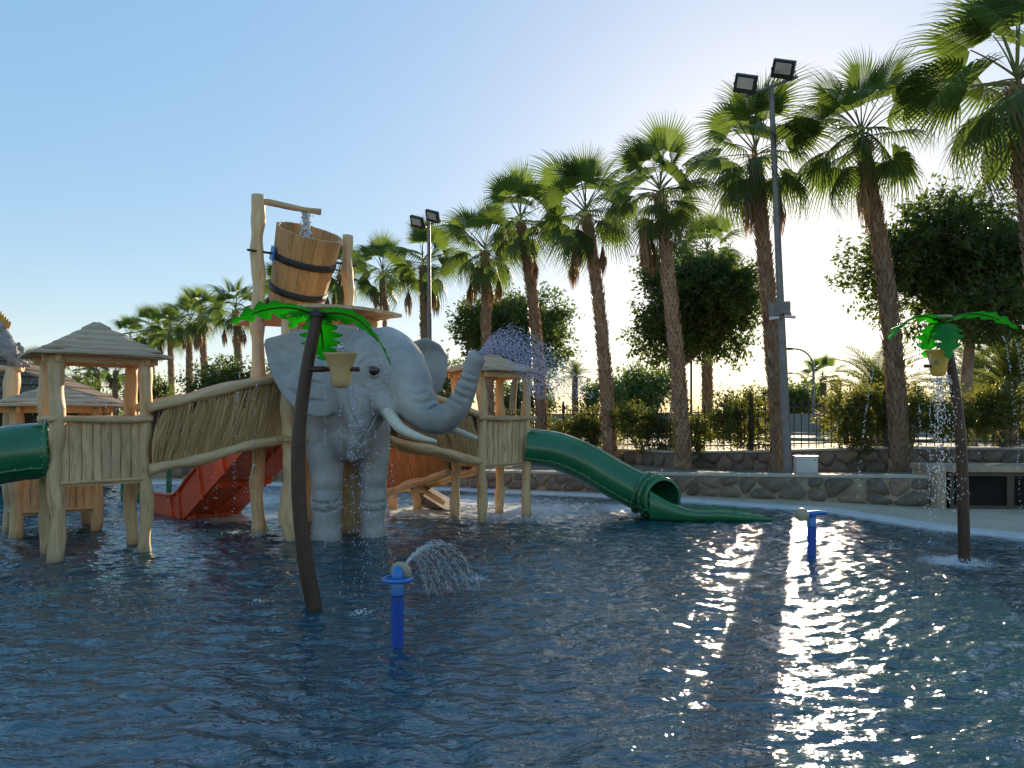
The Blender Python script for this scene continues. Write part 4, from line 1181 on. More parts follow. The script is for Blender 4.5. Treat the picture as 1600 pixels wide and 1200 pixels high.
def fan_palm(px_base, d, px_top, y_top, label, scale=1.0, r0=.215, zb=.42, seed=0, nf=34, dead=2, group='fan palms in the row behind the wall', dlean=0.0):
    rs = random.Random(100+seed)
    X = PX(px_base, d); H = PZ(y_top, d+dlean)-zb; lean = Vector((PX(px_top, d+dlean)-X, dlean, 0))
    root = empty('fan_palm', (X, d, zb-.05), 0, label, 'palm tree', group)
    tm, sm_, top = trunk_mesh(seed, H+.05, r0, lean)
    tr = link('trunk', tm, root); link('leaf_bases', sm_, tr, 'stuff')
    crown = empty('crown'); crown.parent = root; crown.location = top
    nf = int(nf*.70)
    for i in range(nf):
        q = i/(nf-1)
        el = 82-118*q**.95+rs.uniform(-16, 16)
        az = i*GA+rs.uniform(-.25, .25)+seed
        me = rs.choice(FY if q < .22 else FM if q < .62 else FO)
        sc = scale*(.82+.22*math.sin(math.pi*min(1, q*1.1+.12)))*rs.uniform(.9, 1.1)
        link('frond', me, crown, loc=(0, 0, (.25-.32*q)*scale), rot=(rs.uniform(-.9, .9), -R(el), az), scale=sc)
    for i in range(dead+1):
        link('dead_frond', rs.choice(FD), crown, loc=(0, 0, -.12), rot=(0, 0, rs.uniform(0, 6.28)), scale=scale*rs.uniform(.8, 1.15))
    return root
PALMS = [
 (1640, 13.2, 1590, 140, 'tall fan palm cut by the right picture edge', 1.32, .23, .5, 1, 36, 1),
 (1408, 15.0, 1347, 222, 'tall leaning fan palm just right of the tall floodlight mast', 1.064, .182, .46, 2, 38, 1),
 (1217, 16.2, 1180, 248, 'fan palm standing directly left of the tall floodlight mast', 1.064, .182, .43, 3, 36, 1),
 (1066, 17.6, 1031, 306, 'fan palm in front of the round ficus tree near the slide mouth', 1.026, .182, .41, 4, 36, 2),
 (956, 19.6, 914, 338, 'fan palm rising behind the middle of the green tube slide', 1.064, .182, .38, 5, 34, 2),
 (850, 21.8, 814, 350, 'leaning fan palm behind the violet spray right of the right hut', 1.064, .182, .38, 6, 34, 1),
 (765, 24.5, 757, 394, 'fan palm with hanging brown fronds above the right hut roof', 1.045, .182, .38, 7, 34, 3),
 (668, 28.0, 661, 416, 'fan palm behind the smaller floodlight mast', 1.064, .182, .38, 8, 32, 3),
 (600, 31.0, 597, 430, 'fan palm just right of the bare tall log of the tower', 1.092, .182, .38, 9, 32, 1),
 (535, 34.0, 530, 430, 'fan palm hidden behind the wooden barrel', 1.092, .182, .38, 10, 30, 1),
 (455, 37.0, 445, 456, 'fan palm between the tall log and the barrel bottom', 1.069, .182, .38, 11, 30, 2),
 (377, 40.0, 367, 486, 'fan palm with brown skirt left of the tall tower log', 1.163, .21, .38, 12, 32, 3),
 (325, 44.0, 314, 494, 'leaning fan palm above the middle of the left bridge', 1.209, .22, .38, 13, 30, 2),
 (296, 47.0, 297, 506, 'straight fan palm above the lower part of the left bridge', 1.163, .22, .38, 14, 30, 0),
 (267, 50.0, 267, 518, 'fan palm just right of the left hut roof corner', 1.163, .21, .38, 15, 30, 1),
 (240, 54.0, 236, 520, 'fan palm behind the right slope of the left hut roof', 1.209, .21, .38, 16, 28, 1),
 (206, 58.0, 203, 530, 'farthest tall fan palm peeping over the left hut roof', 1.209, .22, .38, 17, 28, 0),
 (181, 46.0, 181, 580, 'short fan palm with brown skirt seen through the left hut', 0.790, .182, .38, 18, 26, 3),
 (151, 50.0, 151, 578, 'short fan palm seen through the middle of the left hut', 0.790, .2, .38, 19, 26, 1),
 (121, 40.0, 119, 588, 'short fan palm beside the left posts of the left hut', 0.790, .2, .38, 20, 26, 1),
 (1104, 30.0, 1106, 394, 'fan palm behind the round ficus tree', 1.092, .22, .76, 21, 30, 1),
]
for a in PALMS: fan_palm(*a)
fan_palm(1287, 42, 1286, 592, 'small fan palm beyond the fence right of the street lamps', .95, .2, .76, 23, 24, 0, 'palms beyond the fence')
fan_palm(60, 44, 58, 580, 'short fan palm behind the perched bird', .9, .2, .3, 24, 24, 1)

# feather palms beyond the fence
def feather_mesh(seed, L=2.2, arch=.5, nl=34):
    rs = random.Random(seed); b = MB(); n = 12
    path = [Vector((L*q*(1-.10*q*q), 0, L*(.10*q-arch*q*q*q))) for q in [k/n for k in range(n+1)]]
    b.tube(path, [.022*(1-.8*k/n) for k in range(n+1)], 4)
    for k in range(nl):
        q = .14+.85*k/nl; i = min(n-1, int(q*n)); p = path[i].lerp(path[i+1], q*n-i); t_ = (path[i+1]-path[i]).normalized()
        ll = .42*math.sin(math.pi*min(1, .22+q*.72))*L/2.2+.06
        for s in (-1, 1):
            d = (t_*.75+Vector((0, s*.85, .35+rs.uniform(-.12, .12)))).normalized(); w = t_*.016*L/2.0
            tip = p+d*ll-Vector((0, 0, ll*.22)); mid = p+d*ll*.5
            b.add([p-w*.6, p+w*.6, mid+w, mid-w, tip], [(0, 1, 2, 3), (3, 2, 4)], [(k*.1, s, 0)]*5)
    me = b.mesh('feather_frond'); me.materials.append(M['feather']); return me
FF = [feather_mesh(i, arch=.35+.12*i) for i in range(3)]
def feather_palm(px, d, y_top, zb, r_scale, nf, label, seed, r0=.2):
    rs = random.Random(seed); X = PX(px, d); H = max(.2, PZ(y_top, d)-zb)
    root = empty('date_palm', (X, d, zb-.05), 0, label, 'palm tree', 'feather palms beyond the fence')
    tm, sm_, top = trunk_mesh(seed+50, H, r0, Vector((.05, 0, 0))); tr = link('trunk', tm, root); link('leaf_bases', sm_, tr, 'stuff')
    crown = empty('crown'); crown.parent = root; crown.location = top
    for i in range(nf):
        q = i/(nf-1); el = 84-100*q+rs.uniform(-8, 8)
        link('frond', rs.choice(FF), crown, rot=(rs.uniform(-.3, .3), -R(el), i*GA+rs.uniform(-.2, .2)), scale=r_scale*rs.uniform(.85, 1.1))
feather_palm(1372, 22, 628, .76, .95, 44, 'broad date palm behind the leaning fan palm trunk', 3, .25)
feather_palm(1575, 21, 606, .76, 1.05, 44, 'date palm at the right edge below the big ficus tree', 4, .25)
feather_palm(898, 46, 588, .76, .62, 34, 'small distant date palm against the sky right of the violet spray', 5, .22)
feather_palm(1520, 30, 600, .76, 1.0, 34, 'date palm behind the pale ficus trunk', 6, .22)

# ================================================================== BROADLEAF TREES AND SHRUBS
def leaf_cloud(name, blobs, n, size, m, seed, hollow=.45, stretch=1.0):
    """n small folded leaves spread in clumps through ellipsoids (c, r3)"""
    rs = np.random.RandomState(seed)
    vol = np.array([b_[1][0]*b_[1][1]*b_[1][2] for b_ in blobs]); pick = rs.choice(len(blobs), n//22+1, p=vol/vol.sum())
    C = np.array([b_[0] for b_ in blobs], float)[pick]; RR = np.array([b_[1] for b_ in blobs], float)[pick]
    u = rs.normal(size=C.shape); u /= np.linalg.norm(u, axis=1)[:, None]
    rad = (hollow+(1-hollow)*rs.rand(len(C)))[:, None]**.7*(1+.10*rs.normal(size=(len(C), 1)))
    cl = C+u*RR*rad                                             # clump centres
    k = 22; un = np.repeat(u, k, 0); cc = np.repeat(cl, k, 0)
    tw = u*1.0+np.array([0, 0, .35])+rs.normal(size=u.shape)*.55; tw /= np.linalg.norm(tw, axis=1)[:, None]
    ln_ = rs.uniform(2.0, 5.5, (len(cl), 1))*size                      # leaves sit along short twigs
    pos = cc+np.repeat(tw*ln_, k, 0)*rs.rand(len(cc), 1)+rs.normal(size=cc.shape)*size*.55
    d1 = rs.normal(size=pos.shape)+un*.8+np.array([0, 0, -.35]); d1 /= np.linalg.norm(d1, axis=1)[:, None]
    d2 = np.cross(d1, rs.normal(size=pos.shape)+np.array([0, 0, 1.2])); d2 /= np.linalg.norm(d2, axis=1)[:, None]+1e-9
    s = size*rs.uniform(.7, 1.35, (len(pos), 1)); nrm = np.cross(d1, d2)
    a = pos; b_ = pos+d1*s*.5+d2*s*.24+nrm*s*.06; c = pos+d1*s*1.05; e = pos+d1*s*.5-d2*s*.24+nrm*s*.06
    V = np.stack([a, b_, c, e], 1).reshape(-1, 3); N = len(pos); i4 = np.arange(N)*4
    Fc = np.concatenate([np.stack([i4, i4+1, i4+2], 1), np.stack([i4, i4+2, i4+3], 1)])
    g = np.repeat(np.repeat(rs.rand(len(cl), 3)*9, k, 0)+rs.rand(N, 3)*.9, 4, 0)
    # thin twigs that carry the leaves
    w = np.cross(tw, rs.normal(size=tw.shape)); w /= np.linalg.norm(w, axis=1)[:, None]+1e-9; w *= size*.05
    t0 = cl-u*RR*.22; t1 = cl+tw*ln_; o = len(V); nt = np.arange(len(cl))*4+o
    V = np.concatenate([V, np.stack([t0-w, t0+w, t1+w*.4, t1-w*.4], 1).reshape(-1, 3)])
    nl = len(Fc); Fc = np.concatenate([Fc, np.stack([nt, nt+1, nt+2], 1), np.stack([nt, nt+2, nt+3], 1)])
    g = np.concatenate([g, np.zeros((len(cl)*4, 3))])
    me = np_mesh(name, V, Fc, m, False, g); me.materials.append(M['bark'])
    mi = np.zeros(len(me.polygons), np.int32); mi[nl:] = 1; me.polygons.foreach_set('material_index', mi)
    return me
def blobset(c, r, n, seed, rr=(.28, .56), flat=.85):
    rs = random.Random(seed); out = []
    for i in range(n):
        th = rs.uniform(0, 6.28); ph = math.asin(rs.uniform(-.75, 1)); k = rs.uniform(.55, 1.12)
        q = rs.uniform(*rr)
        out.append(((c[0]+r[0]*k*(1-q*.5)*math.cos(ph)*math.cos(th), c[1]+r[1]*k*(1-q*.5)*math.cos(ph)*math.sin(th), c[2]+r[2]*k*(1-q*.5)*math.sin(ph)), (r[0]*q, r[1]*q, r[2]*q*flat)))
    return out
def broad_tree(px, d, cy_, rx, rz_, zb, label, n, size, seed, px_tr=None, r0=.16, m='ficus', group=None, nb=16):
    X = PX(px_tr or px, d); root = empty('ficus_tree', (X, d, zb), 0, label, 'tree', group)
    cx = PX(px, d)-X; cz = PZ(cy_, d)-zb; rs = random.Random(seed)
    bl = blobset((cx, 0, cz), (rx, rx*.9, rz_), nb, seed)
    link('crown', leaf_cloud('crown', bl, n, size, M[m], seed), root, 'stuff')
    b = MB(); fork = Vector((cx*.5+.1, 0, max(.5, cz-rz_*.85)))
    b.tube(bez([(0, 0, -.1), fork*.5+Vector((-.08, .05, 0)), fork], 5), [r0*1.25]+[r0*(1-.03*i) for i in range(10)], 10); b.build('trunk', M['bark'], root)
    for i, (c, r3) in enumerate(bl[:9]):
        b = MB(); e_ = Vector(c); mid = fork.lerp(e_, .5)+Vector((rs.uniform(-.2, .2), rs.uniform(-.2, .2), .1))
        b.tube(bez([fork-Vector((0, 0, .08)), mid, e_], 5), [r0*.55*(1-.085*k) for k in range(11)], 7); b.build('limb', M['bark'], root)
    return root
broad_tree(802, 30, 528, 2.2, 1.75, .76, 'round ficus tree behind the violet spray', 26000, .17, 41)
broad_tree(1070, 24, 488, 2.05, 1.95, .76, 'dense round ficus tree left of the tall floodlight mast', 34000, .15, 42, px_tr=1052)
broad_tree(1500, 19, 432, 2.5, 1.95, .76, 'large ficus tree with pale trunk above the right sprinkler palm', 44000, .14, 43, px_tr=1518, r0=.17, nb=20)
broad_tree(1002, 50, 613, 2.3, 1.5, .7, 'dark clump tree far beyond the fence left of centre mast', 7000, .26, 44)
broad_tree(940, 46, 630, 1.5, 1.0, .7, 'small rounded tree far beyond the hedge by the date palm', 4000, .22, 45)
broad_tree(345, 38, 598, 1.55, 1.25, .4, 'broadleaf tree low behind the left bridge', 6500, .17, 46)
broad_tree(238, 38, 618, 1.0, .8, .4, 'small broadleaf tree right of the left hut', 4500, .15, 47)
broad_tree(820, 40, 628, 1.8, .9, .7, 'low bushy tree behind the posts of the right hut', 5500, .2, 48)
broad_tree(1243, 48, 628, 2.6, .95, .7, 'low hedge-like tree far behind the tall floodlight mast', 6500, .24, 49)
broad_tree(1600, 26, 640, 2.2, 1.2, .76, 'bushy tree beyond the fence at the right edge', 8000, .16, 50)
broad_tree(95, 34, 628, 1.6, .9, .4, 'bushy tree behind the low back hut', 5000, .16, 51)
broad_tree(470, 42, 600, 2.4, 1.6, .4, 'broadleaf tree hidden behind the tower', 6000, .2, 52)
broad_tree(700, 36, 600, 1.2, 1.3, .5, 'thin ficus tree behind the far ear of the elephant', 4000, .17, 53)
def shrub(px, d, y0, y1, hw, label, n, size, seed, m='vine', group='climbing shrubs along the iron fence', dep=.4, drape=False):
    n = int(n*1.8); hw *= 1.2
    X = PX(px, d); z1 = PZ(y0, d); z0 = PZ(y1, d); root = empty('shrub', (X, d, z0-.05), 0, label, 'shrub', group)
    rs = random.Random(seed); bl = []; H = z1-z0
    for i in range(10):
        bl.append(((rs.uniform(-.75, .75)*hw, rs.uniform(-.5, .5)*dep, H*(rs.uniform(.5, .85) if rs.random() < .7 else rs.uniform(.15, .5))), (hw*rs.uniform(.3, .5), dep*.7, H*rs.uniform(.2, .32))))
    link('foliage', leaf_cloud('foliage', bl, n, size, M[m], seed, .25), root, 'stuff')
    for i in range(6):
        b = MB(); x = rs.uniform(-.5, .5)*hw; b.tube(bez([(x*.3, 0, 0), (x*.8+rs.uniform(-.1, .1), rs.uniform(-.1, .1), H*.4), (x*1.4, rs.uniform(-.2, .2), H*.8)], 4), .014, 5); b.build('stem', M['bark'], root)
shrub(912, 21.6, 645, 702, .95, 'leafy shrub on the fence left of the palm behind the slide', 4200, .085, 61)
shrub(1008, 19.4, 638, 700, .80, 'leafy shrub on the fence left of the palm before the round ficus', 4200, .08, 62)
shrub(1090, 18.2, 642, 700, .35, 'narrow shrub on the fence right of the palm before the round ficus', 1600, .075, 63)
shrub(1162, 17.5, 620, 698, .55, 'rounded overhanging shrub on the fence left of the tall mast', 3600, .075, 64)
shrub(1345, 16.3, 606, 704, .62, 'large rounded shrub on the fence left of the leaning palm', 4800, .075, 65)
shrub(1425, 16.0, 606, 690, .34, 'shrub on the fence right of the leaning palm', 2000, .07, 66)
shrub(1545, 15.6, 600, 690, .85, 'wide shrub on the fence at the right picture edge', 6500, .07, 67)
shrub(838, 23.5, 650, 700, .8, 'shrub on the fence behind the right hut post', 2600, .09, 68)
shrub(770, 26, 650, 705, .9, 'shrub on the fence seen through the right hut', 2600, .09, 69)
shrub(650, 24, 690, 735, 1.1, 'dark low shrub in the bed behind the right bridge', 3000, .1, 70, 'ficus', 'low shrubs in the planting bed')
shrub(300, 24, 700, 752, 1.0, 'dark low shrub in the bed behind the red slide', 3000, .1, 71, 'ficus', 'low shrubs in the planting bed')
shrub(190, 24, 705, 752, 1.2, 'dark low shrub in the bed left of the red slide', 3000, .1, 72, 'ficus', 'low shrubs in the planting bed')
shrub(420, 25, 690, 748, 1.0, 'dark low shrub in the bed behind the tower posts', 3000, .1, 73, 'ficus', 'low shrubs in the planting bed')
# far belt of trees that closes the view on the left and right
for i, (x0, x1, dd, hh) in enumerate(((-62, -22, 75, 2.6), (18, 60, 62, 2.2))):
    bl = []; rs = random.Random(300+i)
    for k in range(34):
        q = k/33; r_ = rs.uniform(1.2, 2.6); bl.append(((x0+(x1-x0)*q, dd+rs.uniform(-3, 3), .7+hh*rs.uniform(.3, .75)), (r_*1.2, r_, hh*rs.uniform(.35, .6))))
    o_ = link('far_trees', leaf_cloud('far_trees', bl, 9000, .34, M['ficus'], 300+i), None, 'stuff')
    tag(o_, ('far belt of dark trees along the left skyline', 'far belt of dark trees beyond the road at right')[i], 'trees')

# ================================================================== SPRINKLER PALMS
def acrylic_leaf(L, W, droop, seed, lobes=5.5):
    """arched sheet with sickle-shaped lobes, 8 mm thick"""
    n = 72; top = []
    for i in range(n+1):
        s = i/n; z = -droop*L*s**2.1+.10*L*math.sin(math.pi*s)
        w = W*(math.sin(math.pi*min(1, s*.93+.07))**.75)
        ph = (s*lobes) % 1.0
        saw = 1-(.42+.32*s)*(max(0, ph-.12)/.88)**1.3 if .16 < s < .97 else .9
        fw = .16*L*(1-s)*s*2
        wl = w*saw
        top.append((Vector((s*L, 0, z)), Vector((s*L+fw*saw, wl, z-.22*wl)), Vector((s*L+fw*saw, -wl, z-.22*wl))))
    b = MB(); V = []
    for c, l, r_ in top: V += [l, c, r_]
    m = len(V); V2 = [v-Vector((0, 0, .008)) for v in V]
    Fc = []
    for i in range(n):
        for j in (0, 1): Fc.append((3*i+j, 3*i+3+j, 3*i+4+j, 3*i+1+j))
    Fc2 = [tuple(x+m for x in f[::-1]) for f in Fc]
    rim = [(3*i, 3*i+3, m+3*i+3, m+3*i) for i in range(n)]+[(3*i+2, 3*i+5, m+3*i+5, m+3*i+2) for i in range(n)]
    b.add(V+V2, Fc+Fc2+rim, None, True)
    me = b.mesh('leaf'); me.materials.append(M['acrylic'])
    rb = MB(); rb.tube([c-Vector((0, 0, .012)) for c, _, _ in top[:58:4]], [.014*(1-.04*k) for k in range(len(top[:58:4]))], 6)
    rme = rb.mesh('leaf_rib'); rme.materials.append(M['pole'])
    return me, rme
def bucket_profile(s): return [(.005*s, -.255*s), (.05*s, -.25*s), (.075*s, -.225*s), (.086*s, -.18*s), (.092*s, -.10*s), (.112*s, -.04*s), (.14*s, .03*s), (.15*s, .045*s), (.142*s, .05*s), (.13*s, .035*s), (.10*s, -.04*s), (.07*s, -.15*s)]
def sprinkler_palm(path, r, leaves, label, bucket, bar, disc=False, bmat='bucket'):
    base = Vector(path[0]); root = empty('sprinkler_palm', (base.x, base.y, 0), 0, label, 'water toy', 'palm shaped sprinklers with tipping buckets')
    o = root.location; pp = bez(path, 6); pp = [pp[0]-Vector((0, 0, .5))]+pp
    b = MB(); b.tube([p-o for p in pp], [r*1.06]+[r*(1.06-.28*k/(len(pp)-2)) for k in range(len(pp)-1)], 20); b.build('pole', M['pole'], root)
    top = pp[-1]-o
    for (az, el, L, W, dr, roll) in leaves:
        me, rme = acrylic_leaf(L, W, dr, 0)
        lf = link('leaf', me, root, loc=top+Vector((0, 0, .0)), rot=(R(roll), -R(el), R(az))); link('leaf_rib', rme, lf)
    b = MB(); b.lathe([(.07, -.03), (.075, 0), (.06, .03)] if not disc else [(.03, -.05), (.035, .03), (.105, .035), (.11, .05), (.10, .065)], top, None, 22); b.build('cap', M['cream'] if disc else M['darkmetal'], root)
    bp, bs = bucket
    b = MB(); b.lathe(bucket_profile(bs), Vector(bp)-o, rotm('X', R(4)), 28); b.build('bucket', M[bmat], root)
    b = MB(); b.tube([Vector(p)-o for p in bar], [.026, .026, .020, .020] if len(bar) == 4 else .02, 10); b.build('crossbar', M['pole'], root)
    return root
d0 = 6.52
pathA = [P(491, 950, d0), P(478, 880, d0), P(468, 790, d0), P(466, 700, d0), P(473, 620, d0), P(485, 545, d0), P(497, 490, d0)]
palmA = sprinkler_palm(pathA, .066, [(180, 4, .74, .165, .20, 22), (-12, -6, .80, .175, .55, -24), (95, -48, .50, .20, .05, 0), (130, 12, .55, .15, .35, 0), (50, 8, .60, .15, .4, 0)],
    'near sprinkler palm with bent brown pole and tan bucket before the elephant', (P(532.5, 560, 6.45), 1.02), [P(480, 577, 6.50), P(508, 577, 6.47), P(508, 577, 6.47), P(562, 577, 6.43)])
d1 = 8.61
pathB = [P(1507, 877, d1), P(1505, 790, d1), P(1502, 700, d1), P(1494, 620, d1), P(1483, 555, d1), P(1472, 502, d1)]
palmB = sprinkler_palm(pathB, .062, [(196, 6, .78, .16, .42, 10), (-4, 10, .80, .16, .30, -8), (248, -26, .62, .17, .35, 0), (80, -14, .6, .17, .4, 0)],
    'sprinkler palm with yellow bucket standing near the right pool edge', (P(1467, 553, 8.45), 1.02), [P(1492, 572, 8.6), P(1445, 572, 8.43)], True, 'bucketin')
b = MB(); b.ball(P(1463, 566, 8.33)-palmB.location, .03, 10, 6, (1, .5, .8)); b.build('nozzle', M['metal'], palmB)
b = MB(); b.lathe([(.005, -.004), (.085, -.004), (.085, .004), (.005, .004)], P(1480, 516, 8.5)-palmB.location, frame((1, 0, 0), (.25, -1, .1)), 18); b.build('valve_plate', M['teal'], palmB)

# ================================================================== BLUE WATER CANNONS
def cannon(base, h, r, label, yaw, style):
    root = empty('water_cannon', base, yaw, label, 'water cannon', 'blue water cannons')
    b = MB(); b.lathe([(r, -.5), (r, h*.66)], seg=22); b.build('post', M['blue'], root)
    b = MB(); b.lathe([(r*1.03, h*.66), (r*1.03, h*.675)], seg=22); b.build('joint_ring', M['rubber'], root)
    b = MB(); b.lathe([(r*1.02, h*.677), (r*1.02, h*.86), (r*.8, h*.9)], seg=22); b.build('swivel', M['lblue'], root)
    if style == 0:
        b = MB(); b.torus((0, 0, h*.88), r*2.15, r*.33, None, 28, 9); b.build('hand_ring', M['lblue'], root)
        b = MB(); b.box((0, 0, h*.88), (r*4.0, r*.55, r*.4)); b.build('spoke', M['lblue'], root)
        b = MB(); b.lathe([(r*.95, h*.8), (r*1.0, h*.93), (r*.85, h*1.0), (r*.4, h*1.045), (.002, h*1.06)], seg=20); b.build('dome', M['lblue'], root)
        b = MB(); Md = frame((0, 0, 1), (.25, .9, .25)); b.lathe([(.003, -.02), (r*1.7, -.018), (r*1.75, .012), (r*1.5, .03), (.003, .034)], (.018, r*.9, h*.95), Md, 26); b.build('nozzle_disc', M['cream'], root)
    else:
        b = MB(); b.tube([(0, 0, h*.8), (0, 0, h*.96)], r*.95, 16); b.build('head', M['blue'], root)
        b = MB(); b.tube([(-.10, -.02, h*.95), (.09, .02, h*.97), (.19, .03, h*.965)], [r*.7, r*.6, r*.35], 10); b.build('barrel', M['lblue'], root)
        b = MB(); Md = frame((0, 0, 1), (-.75, -.65, .05)); b.lathe([(.003, -.03), (r*1.5, -.028), (r*1.65, .0), (r*1.5, .03), (.003, .034)], (-.13, -.03, h*.93), Md, 26); b.build('nozzle_disc', M['cream'], root)
cannon((-.845, 5.43, 0), .565, .047, 'near blue water cannon with ring handle and tan nozzle disc', 0, 0)
cannon((3.62, 8.89, 0), .545, .052, 'blue water cannon with round tan disc near the tube slide mouth', 0, 1)

# ================================================================== LIGHTING MASTS AND STREET THINGS
def flood(root, c, aim, s):
    fl = MB(); Mf = frame((1, .2, .25), aim)
    fl.box(Vector(c), (.50*s, .40*s, .10*s), Mf); h_ = fl.build('floodlight', M['darkmetal'], root)
    g = MB(); g.box(Vector(c)+Mf@Vector((0, .03*s, .053*s)), (.36*s, .24*s, .012), Mf); g.build('lamp_glass', M['lens'], h_)
    f2 = MB()
    for k in range(7): f2.box(Vector(c)+Mf@Vector(((k-3)*.065*s, 0, -.075*s)), (.012*s, .34*s, .06*s), Mf)
    f2.build('cooling_fins', M['darkmetal'], h_)
    y = MB(); y.tube([Vector(c)+Mf@Vector((-.27*s, 0, 0)), Vector(c)+Mf@Vector((-.27*s, -.2*s, -.12*s)), Vector(c)+Mf@Vector((.27*s, -.2*s, -.12*s)), Vector(c)+Mf@Vector((.27*s, 0, 0))], .014*s, 5); y.build('yoke', M['metal'], h_)
def mast(base, top, r0, r1, arm0, arm1, f0, f1, s, label):
    base = Vector(base); root = empty('floodlight_mast', base, 0, label, 'light mast', 'floodlight masts')
    b = MB(); b.tube([Vector((0, 0, 0)), (Vector(top)-base)*.5, Vector(top)-base], [r0, (r0+r1)/2, r1], 14); b.build('pole', M['metal'], root)
    b = MB(); b.tube([Vector(arm0)-base, Vector(arm1)-base], .035*s, 8); b.build('crossarm', M['metal'], root)
    for f_ in (f0, f1): flood(root, Vector(f_)-base, Vector((-.5, -.62, -.62)), s)
    return root
mR = mast((5.63, 15.0, .40), P(1205, 140, 15.0), .092, .050, P(1163, 151, 15.0), P(1246, 120, 15.0), P(1165, 131, 14.9), P(1224, 108, 14.9), .88, 'tall floodlight mast with two lamps among the right palms')
mo = mR.location
for (px, py, sx, sz, nm) in ((1211, 484, .17, .24, 'loudspeaker'), (1228, 481, .17, .24, 'loudspeaker')):
    b = MB(); b.box(P(px, py, 14.82)-mo, (sx, .16, sz), rotm('Z', .4 if px < 1220 else -.4)); b.build(nm, M['metal'], mR)
for (px, py, dx) in ((1209, 496, -1), (1233, 494, 1)):
    b = MB(); c = P(px, py, 14.8)-mo; b.tube([c-Vector((dx*.09, 0, 0)), c+Vector((dx*.10, -.08, -.03))], .035, 10); b.build('camera', M['white'], mR)
b = MB(); b.tube([P(1206, 492, 14.92)-mo, P(1236, 491, 14.92)-mo], .03, 8); b.build('bracket', M['metal'], mR)
dL = 25.0
mast((PX(672, dL), dL, .38), P(670, 345, dL), .10, .055, P(652, 356, dL), P(690, 344, dL), P(652, 347, dL-.1), P(676, 338, dL-.1), 1.0, 'smaller floodlight mast with two lamps above the elephant head')

def street_lamp(px, d, y_top, px_end, label):
    X = PX(px, d); root = empty('street_lamp', (X, d, .74), 0, label, 'street lamp', 'street lamps beyond the fence')
    H = PZ(y_top, d)-.74; ex = PX(px_end, d)-X
    path = [Vector((0, 0, 0)), Vector((0, 0, H*.78))]+[Vector((ex*.75*(1-math.cos(a_)), 0, H*.78+H*.22*math.sin(a_))) for a_ in [R(15*k) for k in range(1, 7)]]
    b = MB(); b.tube(path, [.09, .07]+[.045]*6, 8); b.build('pole', M['metal'], root)
    b = MB(); b.ball(path[-1]+Vector((ex*.22, 0, 0)), .12, 10, 6, (2.6, .9, .6)); b.build('lamp_head', M['darkmetal'], root)
street_lamp(1271, 40, 545, 1232, 'taller curved street lamp beyond the fence')
street_lamp(1262, 60, 583, 1234, 'lower looking farther curved street lamp beyond the fence')
b = MB(); b.tube([(0, 0, 0), (0, 0, PZ(560, 40)-.74)], .06, 8); tp = empty('thin_pole', (PX(1080, 40), 40, .74), 0, 'thin dark pole between the two palm trunks left of the mast', 'pole'); b.build('shaft', M['darkmetal'], tp)
b = MB(); b.ball((0, 0, PZ(560, 40)-.7), .09, 8, 6); b.build('tip', M['darkmetal'], tp)

sg = empty('give_way_sign', (PX(1298, 38), 38, .76), 0, 'red and white triangular give way sign beyond the fence', 'sign')
b = MB(); b.tube([(0, .03, 0), (0, .03, PZ(651, 38)-.76)], .035, 8); b.build('post', M['metal'], sg)
zt = PZ(651, 38)-.76; zl = PZ(668, 38)-.76; w_ = .33
tri = lambda s, cz_: [Vector((-w_*s, 0, cz_+(zt-cz_)*s)), Vector((w_*s, 0, cz_+(zt-cz_)*s)), Vector((0, 0, cz_+(zl-cz_)*s))]
cz_ = zt-(zt-zl)/3
b = MB(); b.prism(tri(1, cz_), (0, -.02, 0), (0, 0, 0)); b.build('red_plate', M['signred'], sg)
b = MB(); b.prism(tri(.62, cz_), (0, -.026, 0), (0, -.021, 0)); b.build('white_plate', M['signwhite'], sg)

